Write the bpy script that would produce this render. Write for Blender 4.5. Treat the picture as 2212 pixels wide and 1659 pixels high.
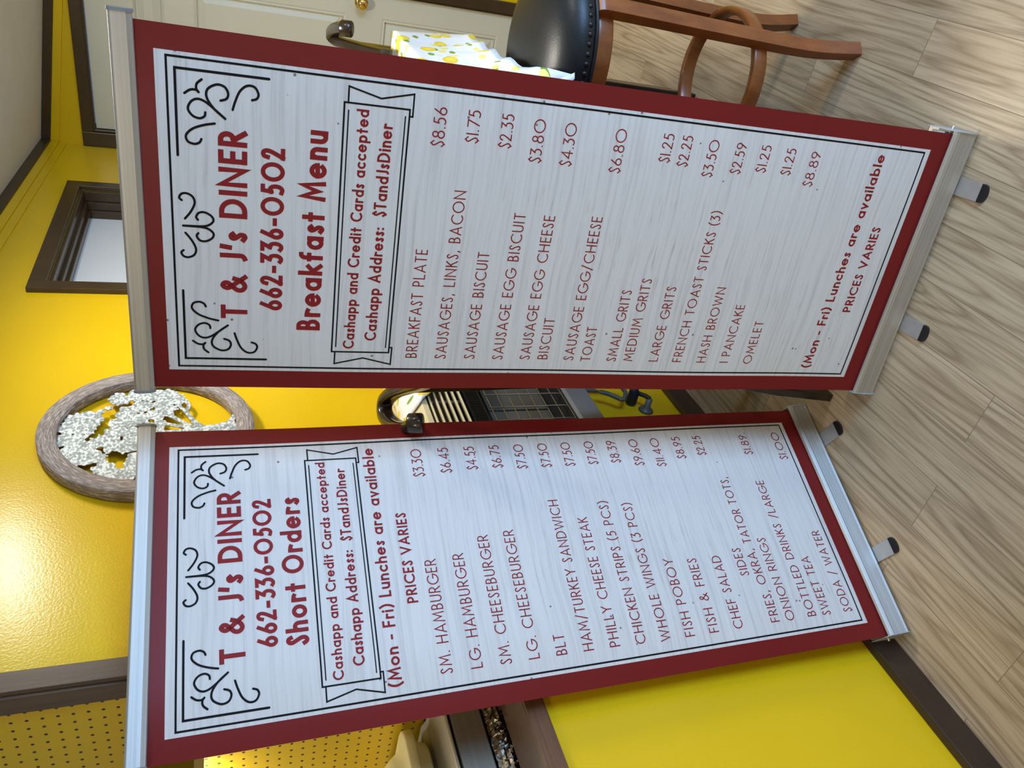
import bpy, bmesh, math, random
from mathutils import Vector, Matrix
random.seed(7)
for o in list(bpy.data.objects): bpy.data.objects.remove(o)
SC = bpy.context.scene
COL = SC.collection
PI = math.pi

# ---------------------------------------------------------------- camera, world, big lights, exposure
# frame of the place: x = distance from the left (yellow) wall, y = 0 at the door wall, camera looks towards +y
cam_d = bpy.data.cameras.new('camera'); cam = bpy.data.objects.new('camera', cam_d); COL.objects.link(cam)
cR = Vector((0.8258196, 0.5636603, -0.0175807)); cD = Vector((0.1875462, -0.3039077, -0.9340591)); cF = Vector((-0.5318349, 0.7680672, -0.3566853))
M4 = Matrix((( cD.x, cR.x, -cF.x, 1.3522856), (cD.y, cR.y, -cF.y, -3.9729597), (cD.z, cR.z, -cF.z, 1.5260027), (0, 0, 0, 1)))
cam.matrix_world = M4                       # the phone was held upright; the file is turned a quarter, so is the camera
cam_d.sensor_width = 36.0; cam_d.lens = 1656.8926 / 2212 * 36.0; cam_d.clip_start = 0.02
SC.camera = cam
SC.view_settings.view_transform = 'Standard'; SC.view_settings.look = 'None'
SC.view_settings.gamma = 1.0; SC.view_settings.use_curve_mapping = False
SC.view_settings.exposure = 0.0
W = bpy.data.worlds.new('daylight'); SC.world = W; W.use_nodes = True
W.node_tree.nodes['Background'].inputs[0].default_value = (0.62, 0.78, 1.0, 1)
W.node_tree.nodes['Background'].inputs[1].default_value = 0.7

def area(name, loc, to, size, power, color, shape='RECTANGLE', size_y=None):
    l = bpy.data.lights.new(name, 'AREA'); l.energy = power; l.color = color; l.shape = shape; l.size = size
    if size_y: l.size_y = size_y
    o = bpy.data.objects.new(name, l); COL.objects.link(o); o.location = loc
    o.rotation_euler = (Vector(to) - Vector(loc)).to_track_quat('-Z', 'Y').to_euler()
    return o
WARM = (1.0, 0.94, 0.84)
L_TABLE = (0.90, -1.80, 2.212)      # ceiling lamp over the far table
L_RIGHT = (2.85, -2.30, 2.19)      # ceiling lamp over the right half of the room
L_FRONT = (0.80, -5.25, 2.36)      # ceiling lamp behind the camera
area('ceiling_lamp_light', L_TABLE, (L_TABLE[0], L_TABLE[1], 0), 0.34, 27, WARM, 'DISK')
area('ceiling_lamp_light', L_RIGHT, (L_RIGHT[0], L_RIGHT[1], 0), 0.22, 17, WARM, 'DISK')
area('ceiling_lamp_light', L_FRONT, (L_FRONT[0], L_FRONT[1], 0), 0.34, 25, (1.0, 0.88, 0.72), 'DISK')
area('shop_window_daylight', (3.36, -3.50, 1.00), (0.3, -3.0, 0.7), 1.3, 96, (0.33, 0.60, 1.0), 'RECTANGLE', 1.0)

# ---------------------------------------------------------------- helpers
def link(o, parent=None):
    COL.objects.link(o)
    if parent is not None: o.parent = parent
    return o
def tag(o, label=None, cat=None, group=None, kind=None):
    if label: o['label'] = label
    if cat: o['category'] = cat
    if group: o['group'] = group
    if kind: o['kind'] = kind
    return o
def empty(name, loc=(0, 0, 0), rz=0.0, label=None, cat=None, group=None, kind=None):
    o = bpy.data.objects.new(name, None); link(o); o.location = loc; o.rotation_euler = (0, 0, rz); o.empty_display_size = 0.05
    return tag(o, label, cat, group, kind)
class MB:
    """collects shapes, links them as one mesh"""
    def __init__(s): s.v = []; s.f = []; s.sm = []; s.uv = None
    def add(s, vs, fs, smooth=False):
        n = len(s.v); s.v += [tuple(p) for p in vs]; s.f += [tuple(i + n for i in f) for f in fs]; s.sm += [smooth] * len(fs)
        return s
    def box(s, a, b):
        x0, y0, z0 = a; x1, y1, z1 = b
        vs = [(x0,y0,z0),(x1,y0,z0),(x1,y1,z0),(x0,y1,z0),(x0,y0,z1),(x1,y0,z1),(x1,y1,z1),(x0,y1,z1)]
        return s.add(vs, [(0,3,2,1),(4,5,6,7),(0,1,5,4),(1,2,6,5),(2,3,7,6),(3,0,4,7)])
    def hexa(s, p):
        return s.add(p, [(0,3,2,1),(4,5,6,7),(0,1,5,4),(1,2,6,5),(2,3,7,6),(3,0,4,7)])
    def prism(s, prof, axis, a, b, smooth=False):
        """profile of 2D points extruded along axis ('x','y','z')"""
        def P(p, t): return {'x': (t, p[0], p[1]), 'y': (p[0], t, p[1]), 'z': (p[0], p[1], t)}[axis]
        n = len(prof); vs = [P(p, a) for p in prof] + [P(p, b) for p in prof]
        fs = [tuple(range(n))[::-1], tuple(range(n, 2 * n))]
        s.add(vs, fs, False); s.add(vs, [(i, (i + 1) % n, n + (i + 1) % n, n + i) for i in range(n)], smooth)
        return s
    def lathe(s, prof, c=(0, 0, 0), seg=32, axis='z', a0=0.0, a1=2 * PI):
        full = abs(a1 - a0 - 2 * PI) < 1e-6; m = seg if full else seg + 1
        vs = []
        for r, h in prof:
            for k in range(m):
                a = a0 + (a1 - a0) * k / seg; u, v = r * math.cos(a), r * math.sin(a)
                p = {'z': (u, v, h), 'y': (u, h, v), 'x': (h, u, v)}[axis]
                vs.append((c[0] + p[0], c[1] + p[1], c[2] + p[2]))
        fs = []
        for i in range(len(prof) - 1):
            for k in range(seg):
                k2 = (k + 1) % m
                fs.append((i * m + k, i * m + k2, (i + 1) * m + k2, (i + 1) * m + k))
        return s.add(vs, fs, True)
    def tube(s, pts, r, seg=8, closed=False, caps=True):
        """round tube; r number or list"""
        return s.sweep(pts, [(math.cos(2 * PI * k / seg), math.sin(2 * PI * k / seg)) for k in range(seg)], r, closed, caps, True)
    def sweep(s, pts, sec, scale=1.0, closed=False, caps=True, smooth=False, up=(0, 0, 1)):
        pts = [Vector(p) for p in pts]; n = len(pts); m = len(sec); vs = []
        for i, p in enumerate(pts):
            a = pts[(i - 1) % n] if (closed or i > 0) else p; b = pts[(i + 1) % n] if (closed or i < n - 1) else p
            t = (b - a).normalized(); u = Vector(up)
            if abs(t.dot(u)) > 0.97: u = Vector((1, 0, 0)) if abs(t.x) < 0.9 else Vector((0, 1, 0))
            x = t.cross(u).normalized(); y = x.cross(t).normalized()
            k = scale[i] if isinstance(scale, (list, tuple)) else scale
            for q in sec: vs.append(p + x * (q[0] * k) + y * (q[1] * k))
        fs = []
        for i in range(n if closed else n - 1):
            j = (i + 1) % n
            for k in range(m): fs.append((i * m + k, i * m + (k + 1) % m, j * m + (k + 1) % m, j * m + k))
        s.add(vs, fs, smooth)
        if caps and not closed:
            s.add(vs[:m], [tuple(range(m))[::-1]]); s.add(vs[-m:], [tuple(range(m))])
        return s
    def mesh(s, name):
        me = bpy.data.meshes.new(name); me.from_pydata(s.v, [], s.f); me.update()
        me.polygons.foreach_set('use_smooth', s.sm)
        return me
    def build(s, name, mat, parent=None, bevel=0.0, seg=2, weld=False, sub=0):
        me = s.mesh(name); me.materials.append(mat); o = bpy.data.objects.new(name, me); link(o, parent)
        if weld:
            bm = bmesh.new(); bm.from_mesh(me); bmesh.ops.remove_doubles(bm, verts=bm.verts, dist=1e-5)
            bmesh.ops.recalc_face_normals(bm, faces=bm.faces); bm.to_mesh(me); bm.free()
        if bevel:
            md = o.modifiers.new('b', 'BEVEL'); md.width = bevel; md.segments = seg; md.limit_method = 'ANGLE'; md.angle_limit = 0.6
            md.harden_normals = False
        if sub:
            md = o.modifiers.new('s', 'SUBSURF'); md.levels = sub; md.render_levels = sub
        return o
def catmull(P, k=8, closed=False):
    P = [Vector(p) for p in P]; n = len(P); out = []
    for i in range(n if closed else n - 1):
        if closed: a, b, c, d = P[i - 1], P[i], P[(i + 1) % n], P[(i + 2) % n]
        else: a, b, c, d = P[max(i - 1, 0)], P[i], P[i + 1], P[min(i + 2, n - 1)]
        for j in range(k):
            t = j / k
            out.append(0.5 * ((2 * b) + (c - a) * t + (2 * a - 5 * b + 4 * c - d) * t * t + (3 * b - a - 3 * c + d) * t ** 3))
    if not closed: out.append(P[-1])
    return out

# ---------------------------------------------------------------- materials
def lin(c):
    c = c / 255.0
    return c / 12.92 if c <= 0.04045 else ((c + 0.055) / 1.055) ** 2.4
def rgb(r, g, b): return (lin(r), lin(g), lin(b), 1)
class NT:
    def __init__(s, name):
        s.m = bpy.data.materials.new(name); s.m.use_nodes = True; s.t = s.m.node_tree; s.b = s.t.nodes['Principled BSDF']
    def n(s, typ, **kw):
        nd = s.t.nodes.new('ShaderNode' + typ)
        for k, v in kw.items():
            if k.startswith('i_'):
                key = k[2:]; key = int(key) if key.isdigit() else key
                nd.inputs[key].default_value = v
            else: setattr(nd, k, v)
        return nd
    def l(s, a, b): s.t.links.new(a, b)
    def coord(s, scale=(1, 1, 1), kind='Object', rot=(0, 0, 0)):
        c = s.n('TexCoord'); mp = s.n('Mapping'); mp.inputs['Scale'].default_value = scale; mp.inputs['Rotation'].default_value = rot
        s.l(c.outputs[kind], mp.inputs[0]); return mp.outputs[0]
    def noise(s, vec, scale, detail=3, rough=0.5, dim='3D'):
        nd = s.n('TexNoise', noise_dimensions=dim); nd.inputs['Scale'].default_value = scale; nd.inputs['Detail'].default_value = detail
        nd.inputs['Roughness'].default_value = rough
        if vec is not None: s.l(vec, nd.inputs['Vector'])
        return nd
    def ramp(s, fac, stops):
        r = s.n('ValToRGB'); e = r.color_ramp.elements
        while len(e) < len(stops): e.new(0.5)
        for i, (p, c) in enumerate(stops): e[i].position = p; e[i].color = c
        s.l(fac, r.inputs[0]); return r.outputs[0]
    def mix(s, a, b, fac, typ='MIX'):
        m = s.n('Mix', data_type='RGBA', blend_type=typ)
        for v, i in ((fac, 0), (a, 6), (b, 7)):
            if isinstance(v, (int, float)): m.inputs[i].default_value = v
            elif isinstance(v, tuple): m.inputs[i].default_value = v
            else: s.l(v, m.inputs[i])
        return m.outputs[2]
    def math(s, op, a, b=0.0, c=0.0):
        m = s.n('Math', operation=op)
        for i, v in enumerate((a, b, c)):
            if isinstance(v, (int, float)): m.inputs[i].default_value = v
            else: s.l(v, m.inputs[i])
        return m.outputs[0]
    def color(s, c):
        if isinstance(c, tuple): s.b.inputs['Base Color'].default_value = c
        else: s.l(c, s.b.inputs['Base Color'])
        return s
    def bump(s, h, strength, dist=0.01):
        b = s.n('Bump'); b.inputs['Strength'].default_value = strength; b.inputs['Distance'].default_value = dist
        s.l(h, b.inputs['Height']); s.l(b.outputs[0], s.b.inputs['Normal']); return s
    def set(s, rough=0.5, metal=0.0, spec=0.5, coat=0.0, coat_r=0.1):
        s.b.inputs['Roughness'].default_value = rough; s.b.inputs['Metallic'].default_value = metal
        s.b.inputs['Specular IOR Level'].default_value = spec
        s.b.inputs['Coat Weight'].default_value = coat; s.b.inputs['Coat Roughness'].default_value = coat_r
        return s
def plain(name, col, rough=0.5, metal=0.0, var=0.06, nscale=9.0, bump=0.0, bscale=60.0, spec=0.5, coat=0.0):
    t = NT(name); v = t.coord()
    n = t.noise(v, nscale, 4)
    dark = tuple(c * (1 - var) for c in col[:3]) + (1,); light = tuple(min(1, c * (1 + var)) for c in col[:3]) + (1,)
    t.color(t.ramp(n.outputs[0], [(0.3, dark), (0.7, light)])); t.set(rough, metal, spec, coat)
    if bump: t.bump(t.noise(v, bscale, 3).outputs[0], bump, 0.002)
    return t.m
def grain(name, base, dark, sc, rough=0.4, coat=0.0, amt=0.5, lines=9.0):
    """wood: sc is the coordinate stretch (small along the grain)"""
    t = NT(name); v = t.coord(sc)
    a = t.noise(v, 1.0, 5, 0.6); b = t.noise(v, lines, 4, 0.65)
    f = t.math('ADD', t.math('MULTIPLY', a.outputs[0], 0.5), t.math('MULTIPLY', b.outputs[0], 0.5))
    t.color(t.ramp(f, [(0.5 - amt * 0.3, dark), (0.5 + amt * 0.3, base)])); t.set(rough, 0, 0.5, coat)
    t.bump(b.outputs[0], 0.08, 0.001)
    return t.m
YEL = (0.93, 0.62, 0.004, 1)
def yellow_paint():
    t = NT('yellow_paint'); v = t.coord(); n = t.noise(v, 2.2, 3)
    t.color(t.ramp(n.outputs[0], [(0.3, (0.66, 0.415, 0.005, 1)), (0.7, (0.70, 0.445, 0.007, 1))])); t.set(0.24, 0, 0.42)
    a = t.noise(v, 190, 2); b = t.noise(t.coord((1, 1, 0.25)), 38, 2)
    t.bump(t.math('ADD', a.outputs[0], t.math('MULTIPLY', b.outputs[0], 0.5)), 0.13, 0.0025)
    return t.m
def pegboard():
    t = NT('yellow_pegboard'); c = t.n('TexCoord'); sp = t.n('SeparateXYZ'); t.l(c.outputs['Object'], sp.inputs[0])
    def cell(o, off): return t.math('SUBTRACT', t.math('FRACT', t.math('DIVIDE', t.math('ADD', o, off), 0.0253)), 0.5)
    u = cell(sp.outputs[0], 0.0596 + 10 * 0.0253 + 0.01265); w = cell(sp.outputs[2], -1.8947 + 80 * 0.0253 + 0.01265)
    d = t.math('SQRT', t.math('ADD', t.math('MULTIPLY', u, u), t.math('MULTIPLY', w, w)))
    hole = t.math('LESS_THAN', d, 0.125)
    n = t.noise(c.outputs['Object'], 5, 3)
    base = t.ramp(n.outputs[0], [(0.3, (0.68, 0.45, 0.006, 1)), (0.7, (0.72, 0.485, 0.009, 1))])
    t.color(t.mix(base, (0.035, 0.018, 0.004, 1), hole)); t.set(0.42)  # dark colour in the holes stands for the shade inside them
    t.bump(t.math('SUBTRACT', 1.0, hole), 0.6, 0.003)
    return t.m
def floor_mat():
    t = NT('oak_vinyl_plank'); c = t.n('TexCoord'); mp = t.n('Mapping'); mp.inputs['Rotation'].default_value = (0, 0, PI / 2)
    mp.inputs['Location'].default_value = (0.285, -0.034 , 0)
    t.l(c.outputs['Object'], mp.inputs[0])
    br = t.n('TexBrick', offset=0.37, offset_frequency=2, squash=1.0)
    for k, val in (('Scale', 1.0), ('Mortar Size', 0.0009), ('Mortar Smooth', 0.3), ('Bias', 0.0), ('Brick Width', 0.92), ('Row Height', 0.126)): br.inputs[k].default_value = val
    br.inputs['Color1'].default_value = (0, 0, 0, 1); br.inputs['Color2'].default_value = (1, 1, 1, 1); br.inputs['Mortar'].default_value = (0.5, 0.5, 0.5, 1)
    t.l(mp.outputs[0], br.inputs['Vector'])
    seed = br.outputs['Color']
    w = t.math('MULTIPLY', seed, 31.7)
    def st(scale):
        m = t.n('Mapping'); m.inputs['Scale'].default_value = scale; t.l(c.outputs['Object'], m.inputs[0]); return m.outputs[0]
    g = t.n('TexNoise', noise_dimensions='4D'); t.l(st((9.5, 0.80, 1)), g.inputs['Vector']); t.l(w, g.inputs['W'])
    g.inputs['Scale'].default_value = 1.0; g.inputs['Detail'].default_value = 1.6; g.inputs['Roughness'].default_value = 0.42; g.inputs['Distortion'].default_value = 0.12
    ring = t.math('PINGPONG', t.math('MULTIPLY', g.outputs[0], 27.0), 1.0)
    fib = t.n('TexNoise', noise_dimensions='4D'); t.l(st((190, 7, 1)), fib.inputs['Vector']); t.l(w, fib.inputs['W']); fib.inputs['Scale'].default_value = 1.0; fib.inputs['Detail'].default_value = 3
    mott = t.n('TexNoise', noise_dimensions='4D'); t.l(st((5, 1.5, 1)), mott.inputs['Vector']); t.l(w, mott.inputs['W']); mott.inputs['Scale'].default_value = 1.0
    base = t.ramp(mott.outputs[0], [(0.25, (0.40, 0.315, 0.210, 1)), (0.75, (0.55, 0.45, 0.32, 1))])
    lines = t.ramp(ring, [(0.0, (0.60, 0.55, 0.50, 1)), (0.30, (0.86, 0.84, 0.82, 1)), (0.65, (1, 1, 1, 1))])
    colr = t.mix(base, lines, 0.82, 'MULTIPLY')
    fibc = t.ramp(fib.outputs[0], [(0.34, (0.58, 0.54, 0.49, 1)), (0.56, (1.03, 1.02, 1.01, 1))])
    colr = t.mix(colr, fibc, 0.62, 'MULTIPLY')
    tint = t.ramp(seed, [(0.0, (0.84, 0.82, 0.80, 1)), (1.0, (1.10, 1.07, 1.03, 1))])
    colr = t.mix(colr, tint, 0.85, 'MULTIPLY')
    colr = t.mix(colr, (0.10, 0.075, 0.05, 1), t.math('MULTIPLY', br.outputs['Fac'], 0.75))
    t.color(colr); t.set(0.46, 0, 0.4)
    t.bump(t.math('SUBTRACT', fib.outputs[0], br.outputs['Fac']), 0.12, 0.001)
    return t.m
def panel_mat(name):
    """the printed whitewashed-wood panel of a banner: x across, z up"""
    t = NT(name); c = t.n('TexCoord')
    def st(scale, loc=(0, 0, 0)):
        m = t.n('Mapping'); m.inputs['Scale'].default_value = scale; m.inputs['Location'].default_value = loc; t.l(c.outputs['Object'], m.inputs[0]); return m.outputs[0]
    wav = t.noise(st((3.0, 1, 5.0)), 1.0, 2); sp = t.n('SeparateXYZ'); t.l(c.outputs['Object'], sp.inputs[0])
    zz = t.math('ADD', sp.outputs[2], t.math('MULTIPLY', wav.outputs[0], 0.030))
    cb = t.n('CombineXYZ'); t.l(t.math('MULTIPLY', sp.outputs[0], 2.6), cb.inputs[0]); t.l(t.math('MULTIPLY', zz, 120.0), cb.inputs[2])
    g = t.noise(cb.outputs[0], 1.0, 3, 0.6)
    cb2 = t.n('CombineXYZ'); t.l(t.math('MULTIPLY', sp.outputs[0], 11.0), cb2.inputs[0]); t.l(t.math('MULTIPLY', zz, 150.0), cb2.inputs[2])
    g2 = t.noise(cb2.outputs[0], 1.0, 2, 0.6)
    colr = t.ramp(g.outputs[0], [(0.30, (0.47, 0.455, 0.455, 1)), (0.48, (0.565, 0.557, 0.555, 1)), (0.75, (0.605, 0.60, 0.595, 1))])
    st2 = t.ramp(g2.outputs[0], [(0.27, (0.70, 0.64, 0.61, 1)), (0.42, (1, 1, 1, 1))])
    big = t.noise(st((2.0, 1, 2.6), (3, 0, 1)), 1.0, 2)
    topf = t.math('MULTIPLY', t.ramp(big.outputs[0], [(0.40, (0, 0, 0, 1)), (0.62, (1, 1, 1, 1))]), 0.75)
    colr = t.mix(colr, st2, topf, 'MULTIPLY')
    vo = t.n('TexVoronoi', feature='F1'); t.l(st((30, 1, 30)), vo.inputs['Vector']); vo.inputs['Scale'].default_value = 1.0
    near = t.math('LESS_THAN', vo.outputs['Distance'], 0.075)
    rnd = t.n('SeparateColor'); t.l(vo.outputs['Color'], rnd.inputs[0])
    edge = t.math('ABSOLUTE', t.math('SUBTRACT', sp.outputs[0], 0.31))
    keep = t.math('LESS_THAN', rnd.outputs[0], t.math('MULTIPLY', t.math('SUBTRACT', edge, 0.10), 3.2))
    colr = t.mix(colr, (0.10, 0.085, 0.08, 1), t.math('MULTIPLY', t.math('MULTIPLY', near, keep), 0.85))
    t.color(colr); t.set(0.50, 0, 0.2)
    return t.m
def lemon_cloth():
    t = NT('lemon_print_cloth'); c = t.n('TexCoord')
    base = (0.80, 0.81, 0.80, 1)
    def spots(scale, loc, rot, size, sx, sy, keep):
        m = t.n('Mapping'); m.inputs['Scale'].default_value = (scale * sx, scale * sy, 1); m.inputs['Location'].default_value = loc; m.inputs['Rotation'].default_value = (0, 0, rot)
        t.l(c.outputs['UV'], m.inputs[0]); v = t.n('TexVoronoi', feature='F1', voronoi_dimensions='2D'); v.inputs['Scale'].default_value = 1.0; v.inputs['Randomness'].default_value = 0.75
        t.l(m.outputs[0], v.inputs['Vector']); s = t.n('SeparateColor'); t.l(v.outputs['Color'], s.inputs[0])
        return t.math('MULTIPLY', t.math('LESS_THAN', v.outputs['Distance'], size), t.math('LESS_THAN', s.outputs[1], keep)), v.outputs['Distance']
    g1, _ = spots(16, (2.3, 0.4, 0), 0.7, 0.20, 1.9, 0.75, 0.45)
    y1, d1 = spots(11.5, (0.2, 0.7, 0), 0.25, 0.27, 1.5, 0.8, 0.62)
    y2, d2 = spots(13, (5.2, 1.7, 0), -0.5, 0.17, 1.3, 0.9, 0.5)
    colr = t.mix(base, (0.22, 0.34, 0.05, 1), g1)
    yc = t.ramp(d1, [(0.05, (0.88, 0.72, 0.10, 1)), (0.28, (0.80, 0.56, 0.04, 1))])
    colr = t.mix(colr, yc, y1); colr = t.mix(colr, (0.86, 0.74, 0.22, 1), y2)
    t.color(colr); t.set(0.55, 0, 0.3)
    t.bump(t.noise(t.coord(), 18, 3).outputs[0], 0.35, 0.01)
    return t.m
def galvanized():
    t = NT('galvanized_metal'); v = t.coord((1, 0.8, 1.15)); a = t.noise(v, 135, 2, 0.4); b = t.noise(v, 60, 2, 0.5)
    f = t.math('ADD', t.math('MULTIPLY', a.outputs[0], 0.65), t.math('MULTIPLY', b.outputs[0], 0.35))
    t.color(t.ramp(f, [(0.40, (0.24, 0.275, 0.27, 1)), (0.47, (0.33, 0.37, 0.365, 1)), (0.51, (0.42, 0.46, 0.455, 1)), (0.56, (0.66, 0.70, 0.69, 1))])); t.set(0.5, 0.15)
    t.bump(a.outputs[0], 0.25, 0.002)
    return t.m
def foil_mat():
    t = NT('crumpled_foil'); v = t.coord((1, 1, 1.6)); n = t.noise(v, 34, 5, 0.7)
    t.color((0.40, 0.36, 0.29, 1)); t.set(0.30, 1.0); t.bump(n.outputs[0], 0.5, 0.006)
    return t.m
def ring_wood():
    t = NT('weathered_wood_ring'); c = t.n('TexCoord'); sp = t.n('SeparateXYZ'); t.l(c.outputs['Object'], sp.inputs[0])
    ang = t.math('ARCTAN2', sp.outputs[2], sp.outputs[1]); rad = t.math('SQRT', t.math('ADD', t.math('MULTIPLY', sp.outputs[1], sp.outputs[1]), t.math('MULTIPLY', sp.outputs[2], sp.outputs[2])))
    cb = t.n('CombineXYZ'); t.l(t.math('MULTIPLY', ang, 9.0), cb.inputs[0]); t.l(t.math('MULTIPLY', rad, 420.0), cb.inputs[1]); t.l(t.math('MULTIPLY', sp.outputs[0], 200.0), cb.inputs[2])
    n = t.noise(cb.outputs[0], 1.0, 4, 0.7); m = t.noise(c.outputs['Object'], 7, 3)
    a = t.ramp(n.outputs[0], [(0.32, (0.11, 0.085, 0.070, 1)), (0.50, (0.22, 0.18, 0.155, 1)), (0.64, (0.52, 0.48, 0.45, 1))])
    colr = t.mix(a, (0.30, 0.24, 0.21, 1), t.math('MULTIPLY', m.outputs[0], 0.4)); t.color(colr); t.set(0.8); t.bump(n.outputs[0], 0.3, 0.002)
    return t.m
def brushed(name, col, rough, sc=(2, 200, 200), metal=1.0, amt=0.12):
    t = NT(name); n = t.noise(t.coord(sc), 1.0, 3)
    t.color(t.ramp(n.outputs[0], [(0.3, tuple(c * (1 - amt) for c in col) + (1,)), (0.7, tuple(min(1, c * (1 + amt)) for c in col) + (1,))])); t.set(rough, metal)
    return t.m
def emis(name, col, power):
    t = NT(name); t.color(col); t.b.inputs['Emission Color'].default_value = col; t.b.inputs['Emission Strength'].default_value = power
    return t.m

M = dict(
    yellow=yellow_paint(), peg=pegboard(), floor=floor_mat(),
    ceil=plain('ceiling_paint', rgb(205, 200, 188), 0.8, 0, 0.03, 6, 0.25, 50),
    cream_wall=plain('cream_wall_paint', rgb(225, 215, 190), 0.7, 0, 0.03),
    brown=plain('brown_gloss_paint', (0.046, 0.026, 0.011, 1), 0.28, 0, 0.15, 12, 0.1, 90),
    post=grain('brown_woodgrain_laminate', (0.135, 0.083, 0.048, 1), (0.075, 0.046, 0.028, 1), (30, 30, 1.6), 0.42, 0, 0.6, 6),
    ledgewood=grain('red_brown_wood_trim', (0.17, 0.075, 0.033, 1), (0.07, 0.028, 0.013, 1), (60, 2.0, 60), 0.4, 0, 0.6, 5),
    ledge=plain('brown_ledge_laminate', (0.11, 0.062, 0.036, 1), 0.35, 0, 0.08),
    base=plain('dark_brown_baseboard_paint', (0.035, 0.019, 0.012, 1), 0.22, 0, 0.12),
    door=plain('cream_door_paint', rgb(200, 196, 174), 0.32, 0, 0.025, 5, 0.06, 40),
    white_panel=plain('white_window_panel', rgb(222, 226, 228), 0.35, 0, 0.02, 4, 0.05, 8),
    brass=plain('polished_brass', (0.80, 0.56, 0.19, 1), 0.12, 1.0, 0.04),
    red=plain('red_banner_vinyl', (0.150, 0.010, 0.010, 1), 0.40, 0, 0.04, 4, 0, 1, 0.2),
    ink=plain('dark_red_ink', (0.215, 0.014, 0.016, 1), 0.55, 0, 0.04, 30, 0, 1, 0.12),
    black_ink=plain('black_ink', (0.006, 0.006, 0.007, 1), 0.6, 0, 0.1, 30, 0, 1, 0.1),
    panelB=panel_mat('whitewashed_wood_print'),
    alu=brushed('brushed_aluminium', (0.43, 0.42, 0.40), 0.50, (1.5, 260, 260), 0.8),
    alu_flat=brushed('matte_aluminium', (0.62, 0.63, 0.64), 0.45, (30, 30, 30), 0.9, 0.06),
    greyplastic=plain('grey_plastic', (0.17, 0.18, 0.19, 1), 0.5),
    galv_plate=plain('galvanized_plate', (0.36, 0.38, 0.38, 1), 0.6, 0.3, 0.2, 60),
    blackplastic=plain('black_plastic', (0.008, 0.008, 0.009, 1), 0.3, 0, 0.2),
    ring=ring_wood(), galv=galvanized(), foil=foil_mat(), cloth=lemon_cloth(),
    darkwood=grain('dark_espresso_wood', (0.022, 0.013, 0.008, 1), (0.009, 0.006, 0.004, 1), (14, 14, 14), 0.25, 0.15, 0.5, 4),
    blackmetal=plain('black_painted_metal', (0.010, 0.009, 0.009, 1), 0.4, 0, 0.2),
    cherry=grain('cherry_stained_wood', (0.26, 0.078, 0.016, 1), (0.15, 0.038, 0.008, 1), (10, 10, 3), 0.30, 0.15, 0.5, 4),
    leather=plain('black_leatherette', (0.007, 0.009, 0.011, 1), 0.40, 0, 0.15, 30, 0.12, 220, 0.32),
    nail=plain('dark_nailhead', (0.035, 0.034, 0.034, 1), 0.38, 0.8, 0.2, 80),
    creammetal=plain('cream_enamel', rgb(214, 200, 160), 0.35, 0, 0.05, 20),
    heaterblack=plain('black_enamel', (0.006, 0.007, 0.008, 1), 0.35),
    heatergrey=plain('grey_enamel', (0.16, 0.17, 0.18, 1), 0.4),
    plaque=NT('ceramic_plaque').color((0.10, 0.10, 0.085, 1)).set(0.8).m,
    chrome=plain('chrome_wire', (0.62, 0.63, 0.65, 1), 0.15, 1.0, 0.04),
    steel=brushed('stainless_steel', (0.34, 0.32, 0.26), 0.42, (120, 2, 120), 0.55, 0.08),
    tub=plain('cream_plastic', (0.80, 0.72, 0.38, 1), 0.45, 0, 0.03, 30, 0.06, 200),
    navy=plain('dark_navy_label', (0.022, 0.028, 0.045, 1), 0.5),
    lamp_glass=emis('lamp_diffuser', (1, 0.93, 0.80, 1), 3.0),
    bulb=emis('fluorescent_tube', (1, 0.95, 0.82, 1), 20.0),
    pipe=plain('grey_pipe', (0.14, 0.14, 0.13, 1), 0.5, 0.3, 0.15),
    blue=plain('dark_blue_valve', (0.008, 0.010, 0.025, 1), 0.5),
    cork=plain('olive_tape', (0.09, 0.085, 0.02, 1), 0.6), glass=None)
def glass_mat():
    t = NT('window_glass'); t.color((0.95, 0.97, 1, 1)); t.set(0.03, 0, 0.5); t.b.inputs['Transmission Weight'].default_value = 1.0; t.b.inputs['IOR'].default_value = 1.05
    return t.m
M['glass'] = glass_mat()
# ceramic plaques: tiny perforations
def plaque_holes():
    m = M['plaque']; t = m.node_tree; b = t.nodes['Principled BSDF']
    vo = t.nodes.new('ShaderNodeTexVoronoi'); vo.inputs['Randomness'].default_value = 0.0; vo.inputs['Scale'].default_value = 210
    c = t.nodes.new('ShaderNodeTexCoord'); t.links.new(c.outputs['Object'], vo.inputs['Vector'])
    r = t.nodes.new('ShaderNodeValToRGB'); r.color_ramp.elements[0].color = (0.03, 0.03, 0.026, 1); r.color_ramp.elements[1].color = (0.14, 0.14, 0.12, 1)
    r.color_ramp.elements[0].position = 0.2; r.color_ramp.elements[1].position = 0.45
    t.links.new(vo.outputs['Distance'], r.inputs[0]); t.links.new(r.outputs[0], b.inputs['Base Color'])
plaque_holes()

# ---------------------------------------------------------------- the room
RX, RY = 3.45, -6.0            # right wall, wall behind the camera
TH = 0.045                     # thickness of the thin left partition
def zc(x, y): return 2.264 - 0.049 * y * 1.0 - 0.131 * min(x, 0.75) - 0.02 * max(0.0, x - 0.75)   # the ceiling is out of level
def struct(o): o['kind'] = 'structure'; return o
struct(MB().box((-1.6, RY - 0.1, -0.05), (RX + 0.1, 0.1, 0.0)).build('floor', M['floor']))
# ceiling as a sloping slab
mb = MB(); xs = [-0.02, 0.75, RX + 0.1]
for a, b in zip(xs[:-1], xs[1:]):
    p = [(a, RY - 0.1), (b, RY - 0.1), (b, 0.02), (a, 0.02)]
    mb.hexa([(x, y, zc(x, y)) for x, y in p] + [(x, y, zc(x, y) + 0.06) for x, y in p])
struct(mb.build('ceiling', M['ceil']))
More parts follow.
